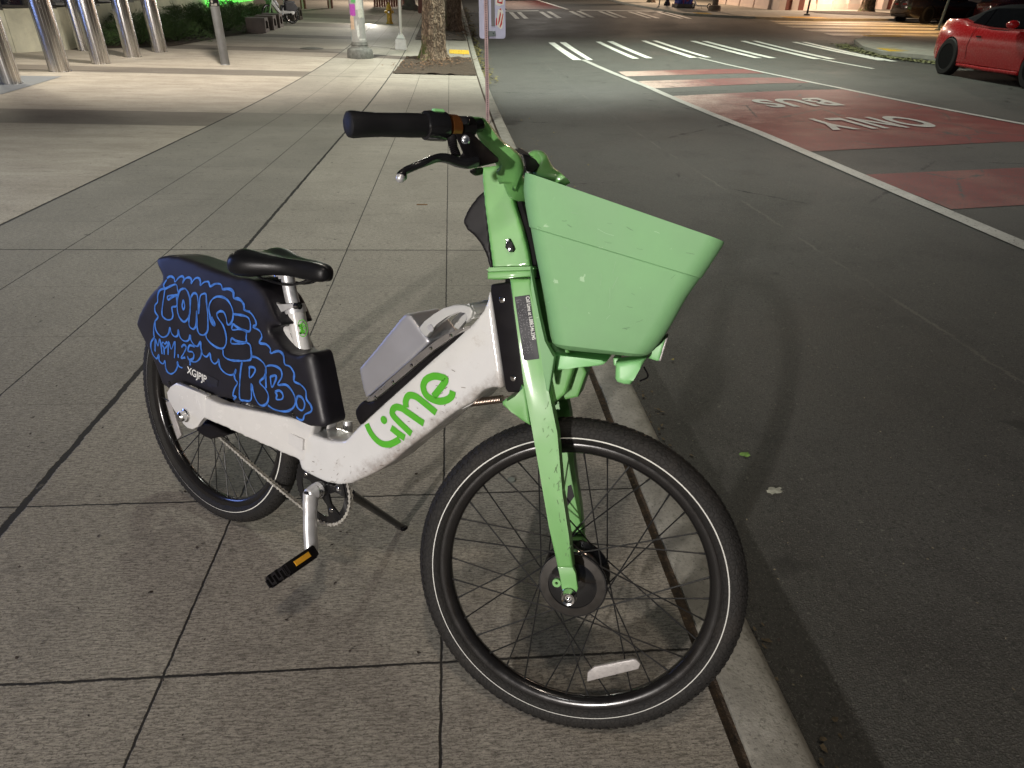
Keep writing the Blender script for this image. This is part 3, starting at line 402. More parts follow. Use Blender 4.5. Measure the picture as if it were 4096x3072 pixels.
 'walll':[(-10.552,18.1,0.155),(-10.352,18.301,0.162),(-9.626,19.254,0.197),(-8.764,20.128,0.232),(-7.775,20.901,0.266),(-7.318,23.649,0.402)],
 'bed':[(-9.587,19.114,0.192),(-8.634,20.166,0.234),(-7.636,20.942,0.267),(-7.044,23.917,0.417),(-6.65,25.176,0.491)],
 'darkplate':[(-6.964,11.617,0.013),(-7.414,13.07,0.031),(-7.355,14.158,0.05),(-7.969,14.079,0.048),(-7.154,11.959,0.016)],
 'leaf':[(1.084,1.955,-0.115)],
 'paper':[(1.105,1.731,-0.114)],
 'cap':[(0.178,1.699,-0.0)],
 'stay':[(0.438,0.458),(0.383,0.449),(0.305,0.439),(0.228,0.429),(0.136,0.418),(0.075,0.42),(0.069,0.416),(0.069,0.354),(0.075,0.356),(0.106,0.359),(0.148,0.358),(0.224,0.351),(0.309,0.345),(0.363,0.341),(0.415,0.339)],
 'clamp2':[(0.249,0.711),(0.276,0.719),(0.291,0.715),(0.337,0.732),(0.343,0.724),(0.296,0.699),(0.258,0.68)],
 'handle2':[(0.744,0.781),(0.757,0.797),(0.779,0.818),(0.801,0.835),(0.823,0.847),(0.845,0.853),(0.862,0.853),(0.869,0.846),(0.868,0.834),(0.857,0.82),(0.856,0.826),(0.861,0.837),(0.852,0.841),(0.836,0.839),(0.809,0.822),(0.788,0.799),(0.775,0.781),(0.767,0.767),(0.756,0.77)],
 'brace':[(0.253,0.644),(0.271,0.657),(0.303,0.665),(0.313,0.648),(0.327,0.617),(0.339,0.602),(0.316,0.598),(0.291,0.612),(0.265,0.627)],
 'reflF':[(0.057,0.122),(0.055,0.143),(0.067,0.16),(0.142,0.198),(0.149,0.198),(0.158,0.191),(0.156,0.179)],
 'neon':[(-9.5,30.171,1.188),(-9.5,32.398,1.269),(-9.5,37.592,1.502)],
 'walltop':[(-9.6,19.719,1.145),(-9.6,22.131,1.226)],
 'vent':[(-9.5,32.407,1.136),(-9.5,34.792,1.234),(-9.5,34.724,1.128),(-9.5,32.353,1.05)],
 'signplate':None,
 'post_line':[(0.502,9.008,0.093),(0.465,9.8,1.472)],
 'post_sign':[(0.394,9.922,1.471),(0.735,9.894,1.481),(0.733,9.662,1.074),(0.71,9.654,1.057),(0.438,9.677,1.049),(0.397,9.707,1.096)],
 'basedepths':0,
}

# ================================================================= SETTING
def ground_mat(name,kind):
    m=NT(name); b=m.b; t=m.t.nodes.new('ShaderNodeTexCoord'); sp=m.t.nodes.new('ShaderNodeSeparateXYZ'); m.t.links.new(t.outputs['Object'],sp.inputs[0])
    X,Y=sp.outputs[0],sp.outputs[1]
    if kind=='pave':
        wob=m.ramp(m.noise(22,5,.75),.2,.8,-.0032,.0032); Xw=m.math('ADD',X,wob); Yw=m.math('ADD',Y,wob)
        def J(v,x0,w,soft=1.7): return m.ramp(m.math('ABSOLUTE',m.math('SUBTRACT',v,x0)),w,w*soft,1,0)
        def between(v,a,bb,s=.01): return m.math('MULTIPLY',m.ramp(v,a-s,a+s),m.ramp(v,bb-s,bb+s,1,0))
        def mx(l):
            r=l[0]
            for q in l[1:]: r=m.math('MAXIMUM',r,q)
            return r
        thin=mx([J(Xw,x,.0022) for x in (-2.37,-1.75,-.675,-.044)]+[J(Yw,y,w) for y,w in ((1.021,.0024),(1.64,.0022),(4.085,.004),(-.2,.003))])
        faint=mx([J(Y,y,.0016) for y in (2.24,2.84,3.46,.41,4.7,5.32,5.94,6.56,7.8)])
        side=m.ramp(X,-3.035,-3.025)
        wide=m.math('MULTIPLY',J(m.math('ADD',X,m.ramp(m.noise(9,5,.8),.3,.7,-.006,.006)),-1.31,.010,1.25),m.ramp(m.noise(14,3),.28,.34,.55,1))
        edgeD=J(Xw,-3.03,.009)
        far=m.math('MULTIPLY',m.math('MAXIMUM',J(Y,15.35,.01),J(Y,18.0,.006)),side)
        lines=mx([m.math('MULTIPLY',thin,side),wide,edgeD,far])
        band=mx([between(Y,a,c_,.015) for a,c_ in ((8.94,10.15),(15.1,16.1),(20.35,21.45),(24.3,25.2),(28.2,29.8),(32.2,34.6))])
        plaza=m.math('SUBTRACT',1,side)
        cx=m.math('FLOOR',m.math('DIVIDE',m.math('ADD',X,.044),.633)); cy=m.math('FLOOR',m.math('DIVIDE',m.math('SUBTRACT',Y,.41),1.225)); cv=m.t.nodes.new('ShaderNodeCombineXYZ'); m.set(cv.inputs[0],cx); m.set(cv.inputs[1],cy); wn=m.t.nodes.new('ShaderNodeTexWhiteNoise'); m.t.links.new(cv.outputs[0],wn.inputs[0]); slab=wn.outputs[0]
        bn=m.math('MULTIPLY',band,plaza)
        bs=m.math('MULTIPLY',between(Y,8.98,10.2,.01),m.math('MULTIPLY',side,m.ramp(X,-1.6,-1.0,1,.15)))  # overhead shadow band across the pavement, put into the colour
        strip=m.math('MULTIPLY',between(X,-3.03,-1.31,.01),m.ramp(Y,8.95,9.0,1,0))  # darker run of slabs: partly own tone, partly shade put into the colour
        big=m.noise(.9,5,.65); broom=m.noise(1,5,.75,vec=m.co((34,215,1))); blot=m.noise(5.5,6,.72,vec=m.co((1,1.9,1)))
        c=m.mix(m.ramp(big,.3,.7),(.262,.238,.198),(.40,.368,.31))
        c=m.mix(m.math('MULTIPLY',slab,.22),c,(.19,.175,.147))
        c=m.mix(plaza,c,m.mix(m.ramp(m.noise(2.2,6,.7,vec=m.co((.5,1.3,1))),.32,.68),(.33,.285,.23),(.50,.445,.37)))
        c=m.mix(m.math('MULTIPLY',strip,m.ramp(m.noise(1.3,4),.3,.7,.25,.5)),c,(.135,.130,.118))
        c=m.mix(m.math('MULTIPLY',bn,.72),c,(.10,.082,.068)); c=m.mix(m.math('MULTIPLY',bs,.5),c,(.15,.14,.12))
        nearf=m.ramp(Y,2.5,9,1,.35)
        c=m.mix(m.math('MULTIPLY',m.ramp(broom,.44,.60),m.math('MULTIPLY',nearf,.72)),c,(.062,.053,.042))
        c=m.mix(m.math('MULTIPLY',m.ramp(m.noise(1,3,.8,vec=m.co((120,200,1))),.53,.60),m.math('MULTIPLY',nearf,.62)),c,(.042,.036,.03)); c=m.mix(m.math('MULTIPLY',m.ramp(m.noise(1,3,.8,vec=m.co((100,240,1))),.44,.36),m.math('MULTIPLY',nearf,.35)),c,(.55,.50,.42))
        c=m.mix(m.math('MULTIPLY',m.ramp(blot,.54,.74),.5),c,(.09,.08,.068))
        c=m.mix(m.math('MULTIPLY',m.ramp(m.noise(95,3,.7),.60,.68),.55),c,(.06,.05,.042))
        c=m.mix(m.ramp(m.noise(12,4,.6,dist=.3),.685,.72,0,.8),c,(.055,.05,.045))
        c=m.mix(m.ramp(m.noise(170,2),.68,.73,0,.35),c,(.5,.46,.4))
        c=m.mix(m.math('MULTIPLY',faint,m.math('MULTIPLY',side,.6)),c,(.07,.06,.05))
        c=m.mix(lines,c,(.014,.012,.009))
        h=m.math('SUBTRACT',m.math('MULTIPLY',m.math('ADD',broom,m.noise(140,3)),.35),m.math('MULTIPLY',lines,2.2))
        m.set(b.inputs['Base Color'],c); m.set(b.inputs['Roughness'],m.ramp(big,.3,.7,.72,.92)); m.bump(h,.55,.0035)
    elif kind=='road':
        big=m.noise(.55,5,.6); st=m.noise(210,2,.6); agg=m.noise(75,4,.7)
        lane=m.noise(1,4,.6,vec=m.co((1.1,.12,1)))
        c=m.mix(m.ramp(big,.3,.7),(.042,.042,.037),(.074,.073,.065)); c=m.mix(m.ramp(lane,.4,.65,0,.5),c,(.072,.069,.06))
        c=m.mix(m.ramp(agg,.50,.66,0,.75),c,(.016,.016,.014)); c=m.mix(m.ramp(m.noise(1.4,6,.75,dist=.4),.5,.66,0,.45),c,(.022,.021,.019))
        c=m.mix(m.ramp(st,.56,.66,0,.7),c,(.15,.147,.128)); c=m.mix(m.ramp(m.noise(42,2,.5),.70,.73,0,.6),c,(.16,.155,.13))
        c=m.mix(m.ramp(m.noise(3.2,3,.5),.70,.74,0,.7),c,(.02,.02,.018))
        v=m.t.nodes.new('ShaderNodeTexVoronoi'); v.feature='DISTANCE_TO_EDGE'; v.inputs['Scale'].default_value=.33; m.t.links.new(m.co((1,.8,1)),v.inputs['Vector'])
        crack=m.math('MULTIPLY',m.ramp(m.math('ADD',v.outputs['Distance'],m.ramp(m.noise(9,6,.8),.3,.7,-.012,.012)),.000,.004,1,0),m.math('MULTIPLY',m.ramp(m.noise(.8,2),.5,.56),m.ramp(Y,4.5,6)))
        seam=m.math('MULTIPLY',m.ramp(m.math('ABSOLUTE',m.math('SUBTRACT',m.math('ADD',X,m.ramp(m.noise(6,5,.8),.3,.7,-.02,.02)),2.55)),.006,.014,1,0),m.ramp(m.noise(2.2,3),.42,.6,0,.5))
        c=m.mix(seam,c,(.14,.13,.11)); c=m.mix(crack,c,(.01,.01,.009))
        m.set(b.inputs['Base Color'],c); m.set(b.inputs['Roughness'],m.ramp(big,.3,.7,.62,.85)); m.bump(m.math('ADD',agg,st),.9,.006)
    elif kind=='kerb':
        c=m.mix(m.ramp(m.noise(7,6,.7),.35,.65),(.20,.19,.16),(.33,.315,.27)); c=m.mix(m.ramp(m.noise(85,4,.75),.54,.64,0,.7),c,(.09,.085,.07))
        c=m.mix(m.ramp(m.noise(2.6,5,.7),.5,.7,0,.6),c,(.12,.11,.09)); c=m.mix(m.ramp(m.noise(20,6,.8),.56,.68,0,.6),c,(.10,.10,.07))
        jy=m.ramp(m.math('PINGPONG',m.math('SUBTRACT',Y,.15),1.52),.0,.006,1,0); c=m.mix(jy,c,(.04,.035,.03))
        m.set(b.inputs['Base Color'],c); b.inputs['Roughness'].default_value=.85; m.bump(m.noise(150,3),.5,.003)
    elif kind=='dirt':
        c=m.mix(m.ramp(m.noise(30,6,.8),.35,.65),(.018,.013,.009),(.075,.05,.03)); c=m.mix(m.ramp(m.noise(60,3,.6),.62,.68,0,.6),c,(.17,.11,.055))
        m.set(b.inputs['Base Color'],c); b.inputs['Roughness'].default_value=.95; m.bump(m.noise(45,5),1,.02)
    return m.m
def paint(name,col,keep=.62,dark=(.05,.05,.045),crack=False):
    m=NT(name); b=m.b; w=m.ramp(m.noise(55,5,.75),keep,keep+.06)
    c=m.mix(m.ramp(m.noise(3,5),.3,.7),tuple(v*.82 for v in col),tuple(min(1,v*1.15) for v in col))
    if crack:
        c=m.mix(m.ramp(m.noise(1.1,4,.6),.5,.72,0,.5),c,(.24,.13,.10)); sx=m.t.nodes.new('ShaderNodeSeparateXYZ'); m.t.links.new(m.co(),sx.inputs[0]); c=m.mix(m.math('MULTIPLY',m.ramp(m.math('ADD',sx.outputs[0],m.ramp(m.noise(2.5,5,.8),.3,.7,-.5,.5)),4.3,5.6,1,0),m.ramp(m.math('ADD',sx.outputs[1],m.ramp(m.noise(3,4,.7),.3,.7,-1,1)),9.5,13,0,.85)),c,(.52,.40,.34))  # pale left end: lamp glare and paint wear, both put into the colour
        v=m.t.nodes.new('ShaderNodeTexVoronoi'); v.feature='DISTANCE_TO_EDGE'; v.inputs['Scale'].default_value=.9; m.t.links.new(m.co((1,.8,1)),v.inputs['Vector'])
        w2=m.math('MULTIPLY',m.ramp(m.math('ADD',v.outputs['Distance'],m.ramp(m.noise(9,6,.8),.3,.7,-.03,.03)),.002,.014,1,0),m.ramp(m.noise(.7,2),.46,.52))
        w=m.math('MAXIMUM',w,w2)
    c=m.mix(w,c,dark); m.set(b.inputs['Base Color'],c); b.inputs['Roughness'].default_value=.62; m.bump(m.noise(90,4),.6,.004)
    return m.m
M_pave=ground_mat('concrete_paving','pave'); M_road=ground_mat('asphalt','road'); M_kerb=ground_mat('kerb_concrete','kerb'); M_dirt=ground_mat('soil','dirt')
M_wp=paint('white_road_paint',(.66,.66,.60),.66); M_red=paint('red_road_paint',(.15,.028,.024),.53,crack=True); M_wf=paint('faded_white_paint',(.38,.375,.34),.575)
M_yel=mat('yellow_tactile',(.62,.40,.03),.6,var=.15,bump=.3)
def strips(xs,ys,hf,dz=0):
    bm=bmesh.new(); rows=[]
    for y in ys: rows.append([bm.verts.new((x,y,hf(x,y)+dz)) for x in xs])
    for a,b in zip(rows,rows[1:]):
        for i in range(len(xs)-1): bm.faces.new((a[i],a[i+1],b[i+1],b[i]))
    return bm
Ys=[-25,-10,-4,-1,0,2,4,6,8,9]+[9+.5*i for i in range(1,34)]+[27,30,35,40,50,60,80,120,200]
struct('pavement',strips([-90,-40,-20,-10,-3.03,-1.31,.568],Ys,hs),M_pave)
struct('soil_gap',strips([.56,.608],Ys,hs,-.012),M_dirt)
xs=[.70,.76,2,4,6.75,9,12,14.75,20,30,60,120]
struct('road',strips(xs,Ys,hr),M_road)
# kerb with a rounded street edge
bm=bmesh.new(); prof=[(.6,-.2),(.6,-.003),(.605,0),(.70,0),(.722,-.003),(.738,-.011),(.748,-.026),(.752,-.05),(.76,-.2)]; rows=[]
for y in Ys: rows.append([bm.verts.new((x,y,zl(y)+z)) for x,z in prof])
for a,b in zip(rows,rows[1:]):
    for i in range(len(prof)-1): bm.faces.new((a[i],a[i+1],b[i+1],b[i]))
struct('kerb',bm,M_kerb)
# ground sheet to the horizon, below everything
bm=bmesh.new(); bmesh.ops.create_grid(bm,x_segments=2,y_segments=2,size=400); bmesh.ops.translate(bm,verts=bm.verts,vec=(0,0,-2.5)); struct('ground',bm,M_dirt)
# ---- road markings
def marks(name,quads,m,dz=.004,ny=6,nx=2):
    bm=bmesh.new()
    for q in quads: drape(bm,q,hr,dz,nx,ny)
    o=struct(name,bm,m); return o
def lineq(pts,w):
    return [[(a[0]-w/2,a[1]),(a[0]+w/2,a[1]),(b[0]+w/2,b[1]),(b[0]-w/2,b[1])] for a,b in zip(pts,pts[1:])]
w1=[(3.95,-6),(3.98,1)]+[p[:2] for p in D['w1n']]; w2=[(8.4,-6),(8.25,4)]+[p[:2] for p in D['w2n'][:-1]]+[(7.02,20.2)]
marks('bus_lane_line',lineq(w1,.14),M_wf,.008,8); marks('bus_lane_edge_line',lineq(w2,.125),M_wf,.008,8)
marks('lane_line',lineq([p[:2] for p in D['w3']],.12),M_wp,.008)
xw=D['xw']; q=[xw[i:i+4] for i in range(0,len(xw),4)]; g=D['xwg4']; q+=[g[i:i+4] for i in range(0,16,4)]
q+=[[(8.32,25.1),(8.54,25.1),(8.86,20.12),(8.62,20.12)],[(8.74,25.1),(8.95,25.1),(9.30,20.12),(9.06,20.12)]]
marks('crosswalk',q,M_wp,.012,10)
q=[]
for i in range(6):
    x=3.12+1.6*i
    for dx in (0,.42): q.append([(x+dx+.02,39.9),(x+dx+.24,39.9),(x+dx+.2,35.5),(x+dx-.02,35.5)])
marks('far_crosswalk',q,M_wp,.008); marks('stop_line',[[(2.9,41.1),(12.0,40.8),(12.0,40.35),(2.9,40.65)]],M_wp,.008)
marks('far_lane_line',lineq([(6.5,41.2),(5.9,51),(5.6,70)],.18)+lineq([(3.0,41),(2.8,50)],.15),M_wp,.012)
q=[]
for i,(x0,y0) in enumerate([(14.8,27.75),(14.75,29.45),(14.7,31.15),(15.0,32.9),(15.3,34.2)]):
    for dy in (0,.42): q.append([(x0,y0+dy+.2),(26,y0+dy+.2+2.2),(26,y0+dy+2.2),(x0+.1,y0+dy)])
marks('side_street_crosswalk',q,M_wp,.008)
q=[[(4.08,17.44),(7.3,17.46),(7.4,16.52),(4.08,16.49)],[(4.12,15.55),(7.5,15.68),(7.62,14.7),(4.12,14.30)],[(4.14,13.1),(7.78,13.6),(8.07,9.2),(8.10,7.9),(4.14,7.66)][:3]+[(4.14,7.9)],
   [(4.12,6.42),(8.15,6.55),(8.2,5.35),(4.12,5.1)]]
q[2]=[(4.14,13.1),(7.78,13.6),(8.1,7.95),(4.14,7.66)]
q.append([(3.2,50.5),(5.85,50.5),(6.4,42),(3.2,42)])
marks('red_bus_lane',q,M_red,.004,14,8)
def roadtext(s,x0,x1,y0,y1,zoff=.012):
    cu=bpy.data.curves.new('road_lettering','FONT'); cu.body=s; cu.size=1; cu.offset=.032; cu.space_character=1.14
    t=bpy.data.objects.new('tmp',cu); C.objects.link(t); dg=bpy.context.evaluated_depsgraph_get(); me=bpy.data.meshes.new_from_object(t.evaluated_get(dg)); bpy.data.objects.remove(t)
    bm=bmesh.new(); bm.from_mesh(me); bmesh.ops.triangulate(bm,faces=bm.faces)
    xx=[v.co.x for v in bm.verts]; yy=[v.co.y for v in bm.verts]; a,b=min(xx),max(xx); c_,d=min(yy),max(yy)
    for v in bm.verts:
        u=(v.co.x-a)/(b-a); w=(v.co.y-c_)/(d-c_)
        X_=x1+(x0-x1)*u-.18*(w-.5)*0; Y_=y1+(y0-y1)*w; v.co=Vector((X_,Y_,hr(X_,Y_)+zoff))
    struct('road_lettering',bm,M_wf,smooth=False)
roadtext('BUS',5.30,6.58,11.28,12.30); roadtext('ONLY',5.16,6.76,9.0,10.05)
# ---- planting pits, tactile plates, covers
def pit(a,b,c_,d,name='tree_pit'):
    bm=bmesh.new(); drape(bm,[a,b,c_,d],lambda x,y: hs(x,y)+.035*random.random(),.006,16,24); struct(name,bm,M_dirt)
pit((-1.18,19.9),(.55,20.0),(.57,16.05),(-1.28,16.05)); pit((-1.15,31.5),(.35,32),(.54,24.9),(-1.17,24.75)); pit((-1.15,47),(.35,47),(.5,36),(-1.1,36))
def tactile(q,hf,label,dz=.006):
    bm=bmesh.new(); drape(bm,q,hf,dz,1,1)
    a,b,c_,d=[Vector(p[:2]) for p in q]
    for i in range(12):
        for j in range(9):
            u=(i+.5)/12; v=(j+.5)/9; p=(a*(1-u)+b*u)*(1-v)+(d*(1-u)+c_*u)*v
            b_box(bm,(p.x,p.y,hf(p.x,p.y)+dz+.004),(.026,.026,.012),taper=.6)
    o=fin('tactile_plate',bm,M_yel); return tag(o,label,'tactile plate')
tactile([(-.03,22.08),(.54,22.05),(.54,20.9),(-.03,21.0)],hs,'small yellow bumpy tactile plate at the kerb beyond the near tree','tp')if False else tactile([(-.03,22.08),(.54,22.05),(.54,20.9),(-.03,21.0)],hs,'small yellow bumpy tactile plate at the kerb right of the near tree')
M_conc=mat('concrete_light',(.30,.285,.24),.85,var=.2,vs=3,bump=.4)
# opposite corner island with kerb
isl=[(13.45,23.0),(14.3,25.1),(15.3,26.3),(17.0,27.2),(19,27.5),(26,28.2),(26,14),(15.2,14),(14.4,17.0),(13.9,20.3),(13.15,21.4)]
bm=bmesh.new(); top=[bm.verts.new((x,y,hr(x,y)+.10)) for x,y in isl]; bot=[bm.verts.new((x,y,hr(x,y)-.1)) for x,y in isl]; bm.faces.new(top)
for i in range(len(isl)): j=(i+1)%len(isl); bm.faces.new((top[i],bot[i],bot[j],top[j]))
struct('corner_pavement',bm,M_conc,smooth=False)
tactile([(13.5,22.3),(14.35,22.3),(14.2,21.35),(13.35,21.3)],lambda x,y:hr(x,y)+.10,'bright yellow tactile plate on the corner behind the red convertible')
tactile([(15.6,27.0),(17.4,27.4),(17.2,26.7),(15.5,26.3)],lambda x,y:hr(x,y)+.10,'dim yellow tactile plate at the back of the corner facing the side street')
# far corner pavement (raised)
fc=[(11.0,46.4),(11.6,41.5),(12.0,37.9),(13.2,36.9),(15.1,36.0),(18,35.75),(21,37.1),(27,39.4),(60,52),(60,90),(10,90),(10.8,60)]
bm=bmesh.new(); top=[bm.verts.new((x,y,hr(x,y)+.10)) for x,y in fc]; bot=[bm.verts.new((x,y,hr(x,y)-.1)) for x,y in fc]; bm.faces.new(top)
for i in range(len(fc)): j=(i+1)%len(fc); bm.faces.new((top[i],bot[i],bot[j],top[j]))
struct('far_pavement',bm,M_conc,smooth=False)
hf2=lambda x,y:hr(x,y)+.10
tactile([(12.6,38.3),(13.4,38.3),(13.3,37.1),(12.6,37.3)],hf2,'yellow tactile plate at the far corner beside the painted cabinet')
tactile([(16.6,36.6),(19.0,37.2),(19.2,36.5),(16.8,36.0)],hf2,'faint yellow tactile plate by the thin post across the side street')
o=lathe('manhole_cover',[(0,.006),(.30,.006),(.33,.003),(.34,-.01)],mat('cast_iron',(.06,.045,.035),.6,.6,bump=.6,bs=60),None,upM((-3.95,21.35,hs(0,21.35)+.002),0,Vector((0,-.045,1))),32); tag(o,'round rusty manhole cover set in the plaza paving','manhole cover')
# leaf litter along the kerbs: nobody could count it
def litter(name,pts,n,spread,cols,label_kind='stuff',sz=.03,hf=hr,lift=.01):
    bm=bmesh.new()
    for _ in range(n):
        k=random.random()*(len(pts)-1); i=int(k); f=k-i; a,b=pts[i],pts[min(i+1,len(pts)-1)]
        x=a[0]+(b[0]-a[0])*f+random.gauss(0,spread); y=a[1]+(b[1]-a[1])*f+random.gauss(0,spread)
        z=hf(x,y)+lift+random.random()*.015; s=sz*random.uniform(.5,1.4); an=random.random()*6.28
        vs=[bm.verts.new((x+s*math.cos(an+t)*r_,y+s*math.sin(an+t)*r_,z+random.uniform(0,.5)*s)) for t,r_ in ((0,1),(1.2,.55),(2.6,.7),(3.6,.7),(5.1,.55))]
        bm.faces.new(vs)
    o=fin(name,bm,cols,smooth=False); o['kind']='stuff'; return o
MGut=mat('gutter_debris',(.13,.10,.06),.9,var=.6,vs=40)
M_leafy=mat('yellow_leaves',(.20,.17,.05),.8,var=.5,vs=9); M_brownleaf=mat('brown_leaves',(.17,.09,.045),.8,var=.5,vs=9); M_leafg=mat('pale_leaves',(.19,.185,.085),.8,var=.4,vs=9)
litter('fallen_leaves',[(13.4,24.2),(13.0,22.8),(12.8,20.6),(13.3,19.2),(13.7,17.5),(14.3,14.6)],1500,.16,M_leafg,sz=.06)
litter('fallen_leaves',[(.82,15.5),(.82,20),(.85,26),(.9,34),(.9,44)],900,.10,M_leafy,sz=.05)
litter('fallen_leaves',[(-.9,17),(.3,19.6)],500,.35,M_brownleaf,sz=.03,hf=lambda x,y:hs(x,y)+.04)
litter('fallen_leaves',[(.5,26),(.4,31),(.6,40)],700,.25,M_brownleaf,sz=.045,hf=lambda x,y:hs(x,y)+.01)
litter('fallen_leaves',[(.95,3),(1.3,12)],26,.25,M_leafy,sz=.018,lift=.002)
litter('gutter_debris',[(.80,-.5),(.82,2),(.82,5),(.84,9),(.84,14)],520,.035,MGut,sz=.010,lift=.002)
litter('road_grit',[(1.0,.6),(1.8,1.6),(2.6,3.2),(3.0,7)],260,.55,mat('grit',(.22,.19,.13),.9,var=.5),sz=.0045,lift=.0015)
litter('pavement_grit',[(-2.4,6.5),(-1.5,4.2),(-1.0,2.0),(-.2,.9)],160,.5,mat('grit_dark',(.04,.03,.025),.9,var=.5),sz=.006,hf=hs,lift=.0012)

# ================================================================= BICYCLE
MW=mat('white_frame_paint',(.62,.612,.598),.22,var=.03,coat=.7,dirt=.14,dirtc=(.25,.2,.15))
MG=mat('green_paint',(.155,.38,.115),.45,var=.10,vs=6,coat=.22,wear=.705,wearc=(.3,.5,.22))
MGB=mat('green_basket_plastic',(.18,.375,.17),.6,var=.12,vs=5,wear=.655,wearc=(.34,.54,.32),dirt=.10,dirtc=(.10,.2,.09))
MGf=mat('light_green_plastic',(.24,.56,.22),.4,var=.07,vs=5)
MK=mat('black_plastic',(.010,.009,.010),.42,var=.2,bump=.08,bs=400,spec=.14)
MKf=mat('dark_fairing_plastic',(.015,.014,.018),.40,var=.35,vs=7,bump=.05,bs=300,spec=.28,wear=.735,wearc=(.22,.2,.19))
MKg=mat('black_gloss',(.010,.010,.011),.16,var=.1,coat=.5)
MSd=mat('saddle_vinyl',(.008,.008,.009),.33,var=.2,bump=.10,bs=500,spec=.22)
MRub=mat('grip_rubber',(.009,.009,.010),.5,var=.2,bump=.15,bs=400,spec=.3)
MAl=mat('aluminium',(.62,.62,.63),.38,.55,var=.12,vs=30,wear=.68,wearc=(.25,.25,.25))
MSil=mat('silver_battery_case',(.43,.43,.455),.36,.6,var=.04,vs=5,wear=.74,wearc=(.25,.25,.27))
MSilD=mat('silver_edge',(.42,.40,.38),.3,.8,var=.1)
MHan=mat('grey_handle',(.50,.50,.48),.42,.1,var=.06)
MCh=mat('chrome',(.7,.7,.7),.12,1,var=.05)
MSt=mat('steel_spoke',(.018,.018,.018),.45,.4,var=.1)
MSp=mat('spring_steel',(.28,.22,.18),.3,.9,var=.2)
MOr=mat('amber_reflector',(.85,.42,.03),.35,var=.2,bump=.5,bs=300)
MRef=mat('clear_reflector',(.36,.34,.33),.3,.1,var=.12,vs=90,bump=.3,bs=250)
MRefS=mat('reflective_stripe',(.72,.72,.68),.4,.0,var=.05)
MLog=mat('green_logo',(.085,.40,.028),.35,var=.04)
MBlu=mat('blue_marker_ink',(.040,.15,.50),.55,var=.35,vs=60,wear=.68,wearc=(.03,.06,.16))
MWt=mat('white_print',(.7,.7,.68),.5,var=.05)
MPl=mat('dark_label',(.022,.022,.028),.45,var=.1,spec=.2)
MCop=mat('copper_bell',(.26,.10,.03),.3,.7,var=.15)
MRust=mat('dirty_chain',(.50,.48,.43),.4,.5,var=.4,vs=60)
# black rims
MRim=mat('black_rim',(.014,.013,.013),.2,.3,var=.15,coat=.3)
def tyre_mat():
    m=NT('tyre_rubber'); b=m.b; t=m.co()
    w=m.t.nodes.new('ShaderNodeTexVoronoi'); w.feature='DISTANCE_TO_EDGE'; w.inputs['Scale'].default_value=105; m.t.links.new(m.co((1,1.7,1)),w.inputs['Vector'])
    gr=m.ramp(w.outputs['Distance'],.02,.14)
    c=m.mix(gr,(.009,.0085,.008),(.015,.014,.013)); c=m.mix(m.ramp(m.noise(9,5,.7),.5,.75,0,.45),c,(.035,.029,.024)); b.inputs['Specular IOR Level'].default_value=.3
    m.set(b.inputs['Base Color'],c); b.inputs['Roughness'].default_value=.68; m.bump(gr,.35,.002); return m.m
MTy=tyre_mat()
BR=FRAME_REAR; FF=BR.inverted()@FRAME_FRONT
bike=empty('rental_bicycle',BR,'big lime green and white bicycle with front basket and blue graffiti by the kerb','bicycle')
# --- frame
main=[p for p in D['frame'] if p[0]>.345]
frame=puff('frame',main,-.043,.043,MW,bike,vox=.005,it=9)
def yshift(co):
    t=min(max((co.x-.16)/.26,0),1); t=t*t*(3-2*t); return co.y*(1-.25*t)+(.028*t if co.y<-.0 else 0)
def stay_y(s):
    def f(co):
        t=min(max((co.x-.12)/.28,0),1); c_=s*(.073*(1-t)+.026*t); return c_+co.y
    return f
for s in (-1,1):
    o=puff('chain_stay',D['stay'],-.017,.017,MW,bike,vox=.004,it=5,shear=stay_y(s))
    prism('dropout',D['dropout'],s*.083-.007,s*.083+.007,MW,bike,bev=.003)
box('stay_bridge',(.37,0,.39),(.10,.10,.05),MW,bike,bev=.01)
prism('frame_lug',D['lug'],-.02,.02,MW,bike,bev=.003)
MWd=NT('white_frame_grimy'); mb=MWd.b; sx_=MWd.t.nodes.new('ShaderNodeSeparateXYZ'); MWd.t.links.new(MWd.co(),sx_.inputs[0])
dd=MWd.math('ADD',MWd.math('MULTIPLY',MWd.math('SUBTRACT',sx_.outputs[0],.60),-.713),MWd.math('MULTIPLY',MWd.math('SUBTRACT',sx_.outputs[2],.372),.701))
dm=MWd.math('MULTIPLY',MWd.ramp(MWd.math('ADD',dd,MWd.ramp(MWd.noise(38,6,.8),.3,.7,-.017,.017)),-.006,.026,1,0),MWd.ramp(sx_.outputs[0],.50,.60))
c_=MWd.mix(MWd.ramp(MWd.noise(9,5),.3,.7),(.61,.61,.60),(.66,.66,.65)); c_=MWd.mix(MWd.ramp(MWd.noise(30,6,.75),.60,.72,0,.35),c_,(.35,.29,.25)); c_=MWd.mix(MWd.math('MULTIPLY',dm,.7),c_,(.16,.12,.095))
MWd.set(mb.inputs['Base Color'],c_); MWd.set(mb.inputs['Roughness'],MWd.ramp(dm,0,1,.2,.7)); mb.inputs['Coat Weight'].default_value=.6; mb.inputs['Coat Roughness'].default_value=.08
frame.data.materials.clear(); frame.data.materials.append(MWd.m)
